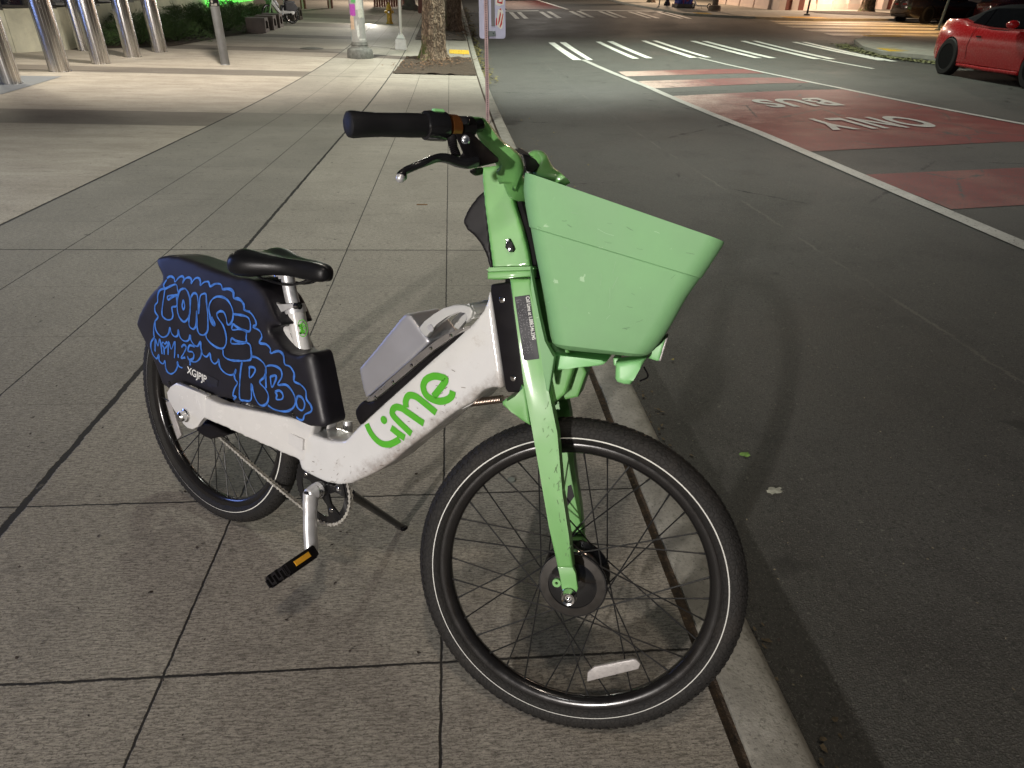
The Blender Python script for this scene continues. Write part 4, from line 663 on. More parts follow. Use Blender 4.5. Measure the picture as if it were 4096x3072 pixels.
# lettering on the frame
bf=bvh_of(frame)
bm=bmesh.new()
w=D['logow']
for k in ('logoL','logoi','logom1','logom2','logoe'): b_stroke(bm,D[k],w*(.92 if k!='logoi' else .95),-.044,bf,.0016)
c0=D['logodot'][0]
for rr in range(6):
    for a in range(20):
        pass
cen=[]
def hit(b,x,z,d=-.044,off=.0016):
    h=b.ray_cast(Vector((x,-1,z)),Vector((0,1,0))); return Vector((x,(h[0].y if h[0] is not None else d)-off,z))
cv=bm.verts.new(hit(bf,*c0)); ring=[bm.verts.new(hit(bf,c0[0]+math.cos(a*math.tau/24)*w*.56,c0[1]+math.sin(a*math.tau/24)*w*.56)) for a in range(24)]
for a in range(24): bm.faces.new((cv,ring[a],ring[(a+1)%24]))
fin('lettering',bm,MLog,frame)
# scuffs
bm=bmesh.new()
MSc=mat('scuff_mark',(.16,.13,.10),.8,var=.4)
rnd=random.Random(3)
for _ in range(46):
    x=rnd.uniform(.40,.88); cand=[p for p in D['frame'] if abs(p[0]-x)<.03]
    if len(cand)<2: continue
    lo=min(p[1] for p in cand); hi=max(p[1] for p in cand); z=lo+(hi-lo)*rnd.betavariate(1.1,2.6)+.006
    a=rnd.uniform(-.2,1.2); L_=rnd.uniform(.002,.011)
    q0=hit(bf,x,z); 
    if q0.y>-.02: continue
    b_stroke(bm,[(x,z),(x+L_*math.cos(a),z+L_*math.sin(a))],rnd.uniform(.0006,.0016),-.044,bf,.0011,step=.003)
o=fin('scuff_marks',bm,MSc,frame); o['kind']='stuff'
# --- seat tube, post, clamp
st=D['seat_tube']; r=.0215
T=lambda p,y=0:(p[0],y,p[1])
stb=tube('seat_tube',[T(st[1]),T(st[3]),(.40,0,.44)],[r,r,r],MW,bike,n=28)
bs=bvh_of(stb)
prism('seat_tube_brace',D['brace'],-.020,.020,MW,bike,bev=.010)
bm=bmesh.new(); cx,cz=D['slice'][0]; R_=.0205; cx-=.008
b_stroke(bm,[(cx+R_*.82*math.cos(a*math.tau/28),cz+R_*math.sin(a*math.tau/28)) for a in range(29)],.0022,-.02,bs,.0009,step=.002)
for k in range(8):
    a=k*math.tau/8+.2; pts=[(cx+.003*math.cos(a),cz+.003*math.sin(a))]
    for da in (-.28,-.1,.1,.28): pts.append((cx+.0138*.82*math.cos(a+da),cz+.0138*math.sin(a+da)))
    vs=[bm.verts.new(hit(bs,x,z,-.02,.0009)) for x,z in pts]; bm.faces.new(vs)
fin('round_emblem',bm,MLog,stb)
sp=[(.272,.790),(.279,.765),(.290,.735),(.305,.702)]
post=tube('seat_post',[T(p) for p in sp],[.0165]*4,MAl,bike,n=24)
box('seat_clamp_head',(.272,0,.787),(.055,.034,.022),MAl,bike,bev=.006,rot=Matrix.Rotation(math.radians(-18),3,'Y'))
cl=lathe('seat_post_clamp',[(.0175,-.010),(.0265,-.010),(.0265,.010),(.0175,.010)],MAl,bike,n=28,T=Matrix.Translation((.306,0,.706))@Matrix.Rotation(math.radians(-22),4,'Y'),closed=True)
prism('clamp_lever',D['clamp2'],-.034,-.026,MAl,cl,bev=.002)
tube('clamp_bolt',[(.315,-.022,.716),(.352,-.028,.728)],.0055,MCh,cl)
lathe('clamp_nut',[(0,-.006),(.009,-.006),(.009,.006),(0,.006)],MCh,cl,n=12,T=Matrix.Translation((.345,-.027,.726))@Matrix.Rotation(math.radians(75),4,'Y'))
# --- saddle : lofted sections rear to nose
sec=[(.150,.050,.776,.812),(.156,.080,.764,.832),(.175,.093,.757,.841),(.205,.092,.760,.843),(.235,.080,.769,.840),(.265,.062,.780,.838),(.300,.042,.788,.838),(.335,.032,.790,.841),(.370,.028,.792,.844),(.400,.025,.794,.844),(.418,.019,.800,.839),(.425,.007,.812,.828)]
bm=bmesh.new(); rings=[]; N=40
for x,hw,zb,zt in sec:
    ring=[]
    for k in range(N):
        a=k*math.tau/N; cy,cz_=math.cos(a),math.sin(a); y=hw*math.copysign(abs(cy)**.75,cy); h=(zt-zb)/2; z=(zb+zt)/2+h*math.copysign(abs(cz_)**.8,cz_)
        if cz_>0: z-= .015*(hw/.09)*max(0,1-abs(cy)*2.3)       # centre channel
        if cz_<0: z+= .020*(hw/.09)*(1-abs(cy))**1.5            # hollow below
        ring.append(bm.verts.new((x-.006,y,z-.006)))
    rings.append(ring)
for A,B in zip(rings,rings[1:]):
    for k in range(N): bm.faces.new((A[k],A[(k+1)%N],B[(k+1)%N],B[k]))
bm.faces.new(rings[0][::-1]); bm.faces.new(rings[-1])
sad=fin('saddle',bm,MSd,bike,ang=60); s_=sad.modifiers.new('s','SUBSURF'); s_.levels=1; s_.render_levels=2
for y in (-.022,.022): tube('saddle_rail',smoothpath([(.185,y*1.5,.775),(.21,y,.762),(.28,y,.764),(.33,y,.775),(.375,y*.5,.797)],4),.0035,MKg,sad,n=10)
# --- rear fairing
fair=puff('rear_fairing',D['fairing'],-.062,.062,MKf,bike,vox=.005,it=16)
dg=bpy.context.evaluated_depsgraph_get(); nm=bpy.data.meshes.new_from_object(fair.evaluated_get(dg)); fair.modifiers.clear(); fair.data=nm
for v in nm.vertices:
    x,y,z=v.co; t=min(max((x-.26)/.16,0),1); t=t*t*(3-2*t)
    if y>0: y*=1-.9*t
    f_=min(max((x-.405-(.62-z)*.42)/.055,0),1)
    if y<0: y*=1-.45*f_*f_
    k=min(max((z-.66)/.10,0),1); y*=1-.30*k*k
    v.co=(x,y,z)
for p in nm.polygons: p.use_smooth=True
bfa=bvh_of(fair)
prism('fairing_tail_hook',D['fair_hook'],-.03,.03,MK,fair,bev=.006)
bm=bmesh.new()
for stt in D['graffiti']: b_stroke(bm,stt,.0052,-.062,bfa,.0012,cap=1)
graf=fin('graffiti',bm,MBlu,fair); graf['label']='bright blue bubble letter graffiti on the dark rear panel'
pb=D['plate_base']; a=Vector((pb[0][0],0,pb[0][1])); b=Vector((pb[1][0],0,pb[1][1])); ux=(b-a).normalized(); uz=Vector((-ux.z,0,ux.x))
T4=Matrix(((ux.x,uz.x,0,a.x),(0,0,-1,-.0640),(ux.z,uz.z,0,a.z),(0,0,0,1)))
pl=prism('number_plate',D['plate'],-.0633,-.0615,MPl,fair)
text('number_lettering','XGJPJP',.0285,MWt,T4,fair,bold=.0002,fit=(b-a).length)
for p in D['fair_bolts']: lathe('fairing_bolt',[(0,.004),(.004,.0035),(.0065,0)],MKg,fair,n=14,T=disc_y((p[0],-.062,p[1])))
# --- battery
bat=puff('battery',[(x+.0,z) for x,z in D['battery']],-.058,.050,MSil,bike,vox=.004,it=5)
prism('battery_rail',D['batt_lip'],-.062,.036,MSilD,bat,bev=.004)
for p in D['rivets']: lathe('rail_rivet',[(0,.004),(.003,.0035),(.005,0)],MCh,bat,n=12,T=disc_y((p[0],-.061,p[1])))
puff('battery_cradle',D['cradle'],-.050,.040,MK,bike,vox=.004,it=5)
hp=smoothpath([T(p,-.056) for p in D['handle'][:7]],3)+smoothpath([(D['handle'][7][0],-.048,D['handle'][7][1]),(.868,-.02,.842),(.868,.005,.842),(.852,.026,.838),(.81,.028,.822),(.765,.028,.78)],3)
ho=D['handle2']
prism('battery_handle',ho,-.066,-.050,MHan,bat,bev=.004)
prism('battery_handle',ho,.042,.056,MHan,bat,bev=.004)
xm=max(p[0] for p in ho); zm=[p[1] for p in ho if p[0]>xm-.012]; box('handle_grip',(xm-.010,-.005,sum(zm)/len(zm)),(.020,.118,.030),MHan,bat,rot=Matrix.Rotation(math.radians(-35),3,'Y'),bev=.006)
lathe('handle_button',[(0,.002),(.007,.002),(.008,0)],MAl,bat,n=16,T=disc_y((.775,-.066,.788)))
# --- head tube plates
hpz=prism('head_tube_cover',D['headplate'],-.046,.046,MK,bike,bev=.006)
prism('cover_tab',D['headplate_tab'],-.03,.03,MK,hpz,bev=.002)
for p in D['headscrews']: lathe('cover_screw',[(0,.0005),(.004,.0008),(.006,0)],MCh,hpz,n=14,T=disc_y((p[0],-.0465,p[1])))
# steering spring
a=Vector((.858,-.01,.640)); b=Vector((.930,-.008,.672)); d=(b-a); L_=d.length; d.normalize(); u=d.cross(Vector((0,1,0))).normalized(); v=d.cross(u)
sp_=[a+d*(L_*t/220)+(u*math.cos(t/220*math.tau*20)+v*math.sin(t/220*math.tau*20))*.0072 for t in range(221)]
tube('steering_spring',sp_,.0014,MSp,bike,n=6)
tube('spring_hook',[b,b+d*.012+Vector((0,0,.004)),b+d*.03],.0012,MSp,bike,n=6)
# --- wheels
def annulus(name,r0,r1,y,m,parent,M,n=128):
    bm=bmesh.new(); A=[bm.verts.new((r0*math.cos(k*math.tau/n),y,.34+r0*math.sin(k*math.tau/n))) for k in range(n)]; B=[bm.verts.new((r1*math.cos(k*math.tau/n),y+(.003 if y<0 else -.003),.34+r1*math.sin(k*math.tau/n))) for k in range(n)]
    for k in range(n): bm.faces.new((A[k],A[(k+1)%n],B[(k+1)%n],B[k]))
    return fin(name,bm,m,parent,M)
def wheel(name,M,hubprof,hr_,ho,refl,phase,nsp=36):
    TW=Matrix.Translation((0,0,.34))@RY
    w_=bpy.data.objects.new(name,None); link(w_,bike,M)
    prof=[]
    for k in range(28):
        a=math.radians(-148+296*k/27); prof.append((.3120+.028*math.cos(a),.0250*math.sin(a)))
    bm=bmesh.new(); b_lathe(bm,prof,180,TW,True)
    # raised tread blocks
    for k in range(120):
        for row,(aa,w1_,l_) in enumerate(((0,.0045,.0115),(26,.006,.010),(-26,.006,.010),(50,.006,.009),(-50,.006,.009))):
            th=(k+(.5 if row%2 else 0))*math.tau/120; a=math.radians(aa); rr=.3120+.0283*math.cos(a); zz=.0253*math.sin(a)
            Mx=TW@Matrix.Rotation(th,4,'Z')@Matrix.Translation((rr,0,zz))@Matrix.Rotation(-a,4,'Y')@Matrix.Rotation(math.radians(25 if aa>=0 else -25),4,'X')
            vs=[bm.verts.new(Mx@Vector((x,y,z))) for x in (-.002,.0007) for y in (-l_/2,l_/2) for z in (-w1_/2,w1_/2)]
            for f in ((4,5,7,6),(0,4,6,2),(1,3,7,5),(0,1,5,4),(2,6,7,3)): bm.faces.new([vs[i] for i in f])
    fin('tyre',bm,MTy,w_,ang=40)
    for y in (-.0252,.0252): annulus('reflective_stripe',.3025,.3088,y,MRefS,w_,None)
    lathe('rim',[(.293,.0145),(.287,.0165),(.276,.0125),(.2695,.008),(.268,0),(.2695,-.008),(.276,-.0125),(.287,-.0165),(.293,-.0145)],MRim,w_,n=128,T=TW,closed=True,ang=50)
    lathe('hub',hubprof,MKg,w_,n=56,T=TW)
    for k in range(nsp):
        s_=1 if k%2 else -1; cr=(1 if (k//2)%2 else -1)
        ar=(k+phase)*math.tau/nsp; ah=ar+cr*math.radians(68 if hr_<.05 else 62)
        p0=TW@Vector((hr_*math.cos(ah),hr_*math.sin(ah),s_*ho)); p1=TW@Vector((.2695*math.cos(ar),.2695*math.sin(ar),s_*.002))
        d_=(p1-p0).normalized(); bm=bmesh.new(); b_tube(bm,[p0,p1],.0016,6,False); b_tube(bm,[p1-d_*.013,p1+d_*.002],.0022,6)
        fin('spoke',bm,MSt,w_)
    prism('wheel_reflector',refl,-.016,-.008,MRef,w_,bev=.002)
    return w_
wheel('front_wheel',FF,[(0,.040),(.020,.040),(.046,.036),(.049,.0345),(.051,.0345),(.054,.036),(.0685,.0345),(.0705,.031),(.070,.027),(.060,.022),(.060,-.022),(.070,-.027),(.0705,-.031),(.068,-.0345),(.046,-.036),(0,-.040)],.066,.030,D['reflF'],.35)
wheel('rear_wheel',Matrix(),[(0,.055),(.016,.055),(.018,.040),(.034,.038),(.036,.034),(.030,.028),(.022,.02),(.022,-.02),(.034,-.028),(.036,-.036),(.014,-.042),(0,-.055)],.033,.031,D['reflR'],.1)
# front hub cut plate ring
lathe('motor_ring',[(.050,.0362),(.066,.0355),(.066,.0345),(.050,.0345)],mat('motor_plate',(.022,.019,.016),.35,.5,var=.2,vs=30),bpy.data.objects['front_wheel'],n=56,T=Matrix.Translation((0,0,.34))@RY,closed=True)
# --- axle nuts, drum
lathe('axle_nut',[(0,.022),(.009,.022),(.014,.018),(.015,.004),(.019,.002),(.019,0)],MCh,bike,n=20,T=disc_y((-.006,-.091,.339)))
puff('brake_drum',D['brakebox'],-.055,.03,MK,bike,vox=.004,it=4)
# --- drivetrain
BBx,BBz=.474,.291; rc=.095
crs=bpy.data.objects.new('crankset',None); link(crs,bike)
bm=bmesh.new(); n=126; ins=[];outs=[]
for s_ in (-.0015,.0015):
    ins.append([bm.verts.new((BBx+.075*math.cos(k*math.tau/n),-.036+s_,BBz+.075*math.sin(k*math.tau/n))) for k in range(n)])
    outs.append([bm.verts.new((BBx+(rc+(.0022 if k%3==0 else -.0012))*math.cos(k*math.tau/n),-.036+s_,BBz+(rc+(.0022 if k%3==0 else -.0012))*math.sin(k*math.tau/n))) for k in range(n)])
for k in range(n):
    j=(k+1)%n
    bm.faces.new((ins[0][k],ins[0][j],outs[0][j],outs[0][k])); bm.faces.new((ins[1][k],outs[1][k],outs[1][j],ins[1][j]))
    bm.faces.new((outs[0][k],outs[0][j],outs[1][j],outs[1][k])); bm.faces.new((ins[0][j],ins[0][k],ins[1][k],ins[1][j]))
for k in range(5):
    a=k*math.tau/5+.35; d=Vector((math.cos(a),0,math.sin(a))); s_=Vector((-d.z,0,d.x)); c_=Vector((BBx,-.036,BBz))
    q=[c_+d*.015+s_*.016,c_+d*.045+s_*.008,c_+d*.079+s_*.022,c_+d*.079-s_*.022,c_+d*.045-s_*.008,c_+d*.015-s_*.016]
    b_prism(bm,[(p.x,p.z) for p in q],-.0395,-.0345)
fin('chainring',bm,MKg,crs)
for k in range(5):
    a=k*math.tau/5+.35; lathe('chainring_bolt',[(0,.003),(.004,.003),(.006,0)],MCh,crs,n=14,T=disc_y((BBx+.060*math.cos(a),-.0395,BBz+.060*math.sin(a))))
lathe('bottom_bracket',[(0,.045),(.018,.045),(.021,.036),(.021,-.05),(0,-.05)],MKg,crs,n=32,T=disc_y((BBx,-.01,BBz)))
lathe('crank_collar',[(.0,.019),(.015,.019),(.019,.012),(.0195,0),(.016,-.002)],MCh,crs,n=28,T=disc_y((BBx+.001,-.050,BBz)))
ca,cb=(D['crank'][0][0]-.012,D['crank'][0][1]-.036),(D['crank'][1][0]-.016,D['crank'][1][1]-.03)
cx0=(BBx,BBz)
pts=[(BBx+.000,-.074,BBz+.002),(BBx+.004,-.078,BBz-.03),(BBx+.018,-.088,BBz-.08),(BBx+.034,-.096,BBz-.125),(BBx+.039,-.098,BBz-.142)]
tube('crank_arm',smoothpath(pts,4),[.021]*2+[.0205]*3+[.0185]*10+[.016]*2,MAl,crs,n=16,flat=.78)
lathe('crank_boss',[(0,.016),(.010,.017),(.0135,.015),(.0155,.010),(.020,-.012),(.0205,-.02)],MAl,crs,n=28,T=disc_y((BBx,-.070,BBz)))
lathe('crank_bolt',[(0,.004),(.005,.006),(.0095,.006),(.0105,0)],MKg,crs,n=20,T=disc_y((BBx,-.0835,BBz)))
# pedal: outward from the crank end
pm=bpy.data.objects.new('pedal',None); link(pm,bike)
p0=Vector((BBx+.040,-.112,BBz-.142)); ax=Vector((.11,-.98,-.02)).normalized(); e2=Vector((-.62,.50,-.60)); e2=(e2-ax*e2.dot(ax)).normalized(); e3=ax.cross(e2)
PR=Matrix((ax,e2,e3)).transposed()
def pb_(c,s): return (p0+ax*c[0]+e2*c[1]+e3*c[2]),s
bm=bmesh.new()
for c,s in [((.050,-.036,0),(.095,.012,.028)),((.050,.036,0),(.095,.012,.028)),((.004,0,0),(.010,.08,.026)),((.098,0,0),(.012,.078,.026)),((.05,0,0),(.1,.022,.018)),((.03,0,0),(.006,.07,.02)),((.055,0,0),(.006,.07,.02)),((.078,0,0),(.006,.07,.02))]:
    cc,ss=pb_(c,s); b_box(bm,cc,ss,PR,bev=.002)
for i in range(9):
    for sgn in (-1,1): cc,ss=pb_((.014+i*.0105,sgn*.036,.014),(.004,.010,.006)); b_box(bm,cc,ss,PR)
for i in range(5):
    cc,ss=pb_((.106,-.03+i*.015,.004*(-1)**i),(.010,.004,.02)); b_box(bm,cc,ss,PR)
fin('pedal_body',bm,MK,pm)
cc,ss=pb_((.050,-.0425,0),(.048,.002,.013)); box('amber_reflector',cc,ss,MOr,pm,rot=PR)
p1=Vector((2*BBx,0,2*BBz))-p0
# far crank and pedal
tube('far_crank_arm',[(BBx,.05,BBz),(BBx-.035,.07,BBz+.14)],[.016,.012],MAl,crs,n=14)
# chain: single plates alternating on a closed run round ring and rear cog
def chain():
    bm=bmesh.new(); path=[]; rc_=.0955; Rc=(0.0,.34); rr=.036
    import math as m_
    d=Vector((BBx-Rc[0],BBz-Rc[1])); L_=d.length; base=m_.atan2(d.y,d.x); al=m_.asin((rc_-rr)/L_)
    # lower run tangents
    a1=base-m_.pi/2-al; a2=base+m_.pi/2+al
    n=26
    lowA=Vector((Rc[0]+rr*m_.cos(a1),Rc[1]+rr*m_.sin(a1))); lowB=Vector((BBx+rc_*m_.cos(a1),BBz+rc_*m_.sin(a1)))
    upB=Vector((BBx+rc_*m_.cos(a2),BBz+rc_*m_.sin(a2))); upA=Vector((Rc[0]+rr*m_.cos(a2),Rc[1]+rr*m_.sin(a2)))
    for k in range(60): path.append(lowA.lerp(lowB,k/60)+Vector((0,-.006*m_.sin(m_.pi*k/60))))
    for k in range(50): t=a1+(a2-a1)*k/50; path.append(Vector((BBx+rc_*m_.cos(t),BBz+rc_*m_.sin(t))))
    for k in range(60): path.append(upB.lerp(upA,k/60))
    for k in range(20): t=a2+(a1+m_.tau-a2)*k/20; path.append(Vector((Rc[0]+rr*m_.cos(t),Rc[1]+rr*m_.sin(t))))
    # resample
    path.append(path[0]); seg=[0]
    for a,b in zip(path,path[1:]): seg.append(seg[-1]+(b-a).length)
    tot=seg[-1]; nl=int(tot/.0127); i=0; pts=[]
    for k in range(nl):
        s_=k*tot/nl
        while seg[i+1]<s_: i+=1
        f=(s_-seg[i])/(seg[i+1]-seg[i]+1e-9); pts.append(path[i].lerp(path[i+1],f))
    for k in range(nl):
        a=pts[k];b=pts[(k+1)%nl]; o_=.0042 if k%2 else .0030
        mid=(a+b)/2; dd=(b-a); an=m_.atan2(dd.y,dd.x); rot=Matrix.Rotation(-an,3,'Y')
        for sgn in (-1,1): b_box(bm,(mid.x,-.036+sgn*o_,mid.y),(.0158,.0013,.0050),rot)
        for q,r__ in ((a,.0046),):
            b_lathe(bm,[(0,.0052),(r__,.0050),(r__,-.0050),(0,-.0052)],8,disc_y((q.x,-.036,q.y)))
    return fin('chain',bm,MRust,bike,smooth=False)
chain()
lathe('rear_cog',[(0,.002),(.036,.002),(.036,-.002),(0,-.002)],MKg,bike,n=32,T=disc_y((0,-.036,.34)))
# kickstand
kf=Vector(D['kick_foot']); kt=Vector((.505,.03,.262))
tube('kickstand',[kt,kt.lerp(kf,.5),kf.lerp(kt,.06),kf],[.0125,.0105,.0095,.0105],MKg,bike,n=14)
box('kickstand_foot',kf,(.036,.026,.012),MK,bike,bev=.004)
# ================= steered front assembly (own frame FF)
fk=prism('fork',D['blade'],-.098,-.066,MG,bike,FF,bev=.007)
prism('far_fork_blade',[(x+.0,z) for x,z in D['blade']],.066,.098,MG,bike,FF,bev=.007)
prism('fork_crown',[(-.155,.80),(-.125,.70),(-.115,.672),(-.06,.735),(-.050,.79),(-.075,.84)],-.07,.07,MG,bike,FF,bev=.006)
prism('fork_tab',D['gusset'],-.085,.03,MG,bike,FF,bev=.006)
for s_ in (-1,1): prism('fork_dropout',D['dropF'],s_*.082-.006,s_*.082+.006,MG,bike,FF,bev=.002)
lathe('dropout_eyelet',[(.003,-.003),(.0085,-.003),(.0085,.003),(.003,.003)],MG,bike,FF,n=16,T=disc_y((-.027,-.082,.363)),closed=True)
lathe('front_axle_nut',[(0,.006),(.004,.010),(.006,.010),(.0065,.004),(.0085,.004),(.009,.015),(.0125,.016),(.0135,.012),(.0145,.002),(.016,0)],MCh,bike,FF,n=28,T=disc_y((0.001,-.089,.345)))
lb=prism('phone_label',D['label'],-.0995,-.0982,MPl,bike,FF)
lt=D['labtxt']; a=Vector((lt[0][0],0,lt[0][1])); b=Vector((lt[1][0],0,lt[1][1])); ux=(b-a).normalized(); uz=Vector((-ux.z,0,ux.x))
ln=(b-a).length
T4=Matrix(((ux.x,uz.x,0,a.x+.0),(0,0,-1,-.0999),(ux.z,uz.z,0,a.z),(0,0,0,1)))
text('label_lettering','Call Lime at 1.888.546.3345',.0098,MWt,T4,lb,bold=.00012,ext=.0001,fit=ln)
# braille dots
bm=bmesh.new(); rb=random.Random(5)
for row in range(3):
    for k in range(22):
        for dx,dz in ((0,0),(.0016,0),(0,.0018),(.0016,.0018),(0,.0036)):
            if rb.random()<.42:
                p=a+ux*(.004+k*.0046+dx)-uz*(.0055+row*.0062-dz); b_box(bm,(p.x,-.0998,p.z),(.0008,.0005,.0008))
fin('braille_dots',bm,mat('braille_grey',(.16,.16,.18),.4),lb)
prism('steering_flange',[(x,z) for x,z in D['flange']],-.072,.072,MG,bike,FF,bev=.004)
box('upper_flange_plate',(-.193,0,.9525),(.090,.138,.008),MG,bike,FF,rot=Matrix.Rotation(math.radians(-8),3,'Y'),bev=.003)
col=puff('stem_column',D['column'],-.048,.048,MG,bike,FF,vox=.004,it=10)
prism('cable_clip',D['clip'],-.0545,-.043,MK,col,bev=.002)
for p in D['clipscr']: lathe('clip_screw',[(0,.001),(.0035,.0015),(.0045,0)],MCh,col,n=12,T=disc_y((p[0],-.0548,p[1])))
for i,dy in enumerate((-.022,-.008,.006)):
    tube('brake_cable',smoothpath([(x+.006+i*.003,dy,z) for x,z in [(-.225,1.14)]+list(D['cable'])+[(-.155,.94)]],4),.0075 if i==0 else .005,MK,bike,FF,n=10)
puff('phone_holder',D['holder'],-.040,.040,MK,bike,FF,vox=.004,it=5)
# handlebar
bars=bpy.data.objects.new('handlebar',None); link(bars,bike,FF)
def sheet(name,A,B,th,m,parent):
    A=smoothpath(A,4);B=smoothpath(B,4); bm=bmesh.new(); rows=[]
    for a,b in zip(A,B):
        mid=(a+b)/2; nrm=Vector((0.05,-.9,.1)); row=[]
        for t in (0,.2,.5,.8,1):
            p=a.lerp(b,t)+Vector((.012,-.010,.006))*math.sin(math.pi*t); row.append(bm.verts.new(p))
        rows.append(row)
    for r0,r1 in zip(rows,rows[1:]):
        for k in range(4): bm.faces.new((r0[k],r0[k+1],r1[k+1],r1[k]))
    o=fin(name,bm,m,parent,ang=70); s_=o.modifiers.new('sol','SOLIDIFY'); s_.thickness=th; s_.offset=-1 if name=='x' else 0; return o
sheet('handlebar_wing',D['wing_out'],D['wing_in'],.007,MG,bars)
sheet('handlebar_wing',D['far_out'],D['far_in'],.007,MG,bars)
V=Vector
# solid root joining wings to the column
tube('wing_root',[V((-.236,-.205,1.176)),V((-.228,-.165,1.163)),V((-.216,-.125,1.138)),V((-.206,-.095,1.118)),V((-.20,-.05,1.10)),V((-.20,.05,1.10)),V((-.206,.10,1.12)),V((-.222,.15,1.165)),V((-.236,.21,1.176))],[.010,.010,.012,.016,.022,.022,.016,.011,.011],MG,bars,n=16)
def slab(name,pts,m,parent,th=.012,bev=.002,d=None,mir=False):
    P=[V(p) for p in pts]; cen=sum(P,V())/len(P); d=(cen-V((.098,-1.263,.98))).normalized() if d is None else d
    if mir: P=[V((p.x,-p.y,p.z)) for p in P]; d=V((d.x,-d.y,d.z))
    bm=bmesh.new(); a=[bm.verts.new(p) for p in P]; b=[bm.verts.new(p+d*th) for p in P]; n=len(P)
    f0=bm.faces.new(a); f1=bm.faces.new(b[::-1])
    for i in range(n): bm.faces.new((a[i],a[(i+1)%n],b[(i+1)%n],b[i]))
    bmesh.ops.triangulate(bm,faces=[f0,f1])
    o=fin(name,bm,m,parent)
    if bev: q=o.modifiers.new('b','BEVEL'); q.width=bev; q.segments=2; q.limit_method='ANGLE'
    return o
g0,g1,g2,g3=[V(p) for p in D['grip']]
for mir in (False,True):
    f=(lambda p: V((p[0],-p[1],p[2]))) if mir else (lambda p:V(p))
    tube('bar',[f(g1),f(g2),f(g3),f((-.236,-.205,1.176))],.0112,MKg,bars,n=16)
    gp_=[g0.lerp(g1,t) for t in (0,.02,.06,.2,.4,.6,.8,.97,1)]
    tube('grip',[f(p) for p in gp_],[.0130,.0172,.0182,.0172,.0163,.0167,.0172,.0170,.014],MRub,bars,n=28)
    cp=[g1.lerp(g2,t) for t in (-.12,-.06,.10,.14,.86,.92,1.0)]
    col_=tube('grip_collar',[f(p) for p in cp],[.0175,.0205,.0212,.0215,.0215,.0208,.017],MKg,bars,n=32)
    tube('bell',[f(g2.lerp(g3,.0)),f(g2.lerp(g3,.42))],.0185,MCop,bars,n=20)
    tube('lever_ring',[f(g2.lerp(g3,.5)),f(g3.lerp(V((-.236,-.205,1.176)),.25))],.0165,MK,bars,n=20)
    slab('brake_lever_bracket',D['lever_body'],MK,bars,.020,.004,mir=mir)
    slab('lever_clamp',D['lever_clamp'],MKg,bars,.030,.004,mir=mir)
    slab('switch_box',D['lever_low'],MK,bars,.025,.005,mir=mir)
    lv=[V(p) for p in D['lever']]; lp=smoothpath([f(p) for p in lv],4); nL=len(lp)
    tube('brake_lever',lp,[.0085,.0095,.0088,.0075]+[.0062]*6+[.0060+.0035*(i/(nL-10)) for i in range(nL-10)],MKg,bars,n=14,flat=.8)
    bo=[V(p) for p in D['boot']]; bp=smoothpath([f(p) for p in bo],8)
    tube('cable_boot',bp,[.0062+.0012*(1 if i%2 else -1) for i in range(len(bp))],MK,bars,n=12)
    lathe('lever_pivot',[(0,.002),(.0035,.003),(.0065,.003),(.007,0)],MCh,bars,n=16,T=Matrix.Translation(f(V(D['pivot'][0])))@(RY if not mir else RY.inverted()))
a_=g0.lerp(g1,-.002); 
gi=g1.lerp(g2,.5)+V((.002,-.004,.0205)); box('green_button',gi,(.011,.020,.006),MGf,bars,rot=(g2-g1).to_track_quat('Y','Z').to_matrix(),bev=.002)
tip=V(D['lever'][0]); bm=bmesh.new(); bmesh.ops.create_uvsphere(bm,u_segments=12,v_segments=8,radius=.0068); bmesh.ops.translate(bm,verts=bm.verts,vec=tip+V((.001,-.0045,-.001))); fin('worn_lever_tip',bm,MAl,bars)
slab('far_cable_clamp',D['far_clamp'],MK,bars,.030,.004)
# --- basket
rear=[V((x,0,z)) for x,z in D['bask_rear']]; front=[V((x,0,z)) for x,z in D['bask_front']]
def along(P,t):
    s=[0]
    for a,b in zip(P,P[1:]): s.append(s[-1]+(b-a).length)
    q=t*s[-1]
    for i in range(len(P)-1):
        if q<=s[i+1]+1e-9: return P[i].lerp(P[i+1],(q-s[i])/(s[i+1]-s[i]+1e-9))
    return P[-1]
def bring(bm,t,grow=0,inner=0):
    a=along(rear,t); b=along(front,t); ex=(b-a).normalized(); L_=(b-a).length; hw=.168-.032*t
    if t>.93: k=(t-.93)/.07; hw-=.03*k*k
    hw+=grow-inner; a=a-ex*(grow-inner); L_=L_+2*(grow-inner); rc_=.032; pts=[]
    for cx_,cy_,a0 in ((L_-rc_,hw-rc_,0),(rc_,hw-rc_,90),(rc_,-hw+rc_,180),(L_-rc_,-hw+rc_,270)):
        for k in range(7):
            an=math.radians(a0+15*k); pts.append(a+ex*(cx_+rc_*math.cos(an))+V((0,cy_+rc_*math.sin(an),0)))
    return [bm.verts.new(p) for p in pts]
bm=bmesh.new(); R0=[bring(bm,0.0,-.003,.002),bring(bm,0,.0018),bring(bm,.02,.0024)]+[bring(bm,.29*t,.0020) for t in (.3,.6,.98)]+[bring(bm,.291,0)]+[bring(bm,t) for t in (.35,.45,.55,.65,.75,.85,.9,.94,.97,1)]
inn=[bring(bm,t,0,.004+(.0 if t<.9 else 0)) for t in (.98,.9,.75,.5,.25,.0)]
def sk(A,B):
    n=len(A)
    for k in range(n): bm.faces.new((A[k],A[(k+1)%n],B[(k+1)%n],B[k]))
for A,B in zip(R0,R0[1:]): sk(A,B)
bm.faces.new(R0[-1]); bm.faces.new(inn[0][::-1])
for A,B in zip(inn,inn[1:]): sk(A,B)
sk(inn[-1],R0[0])
bk=fin('basket',bm,MGB,bike,FF,ang=28)
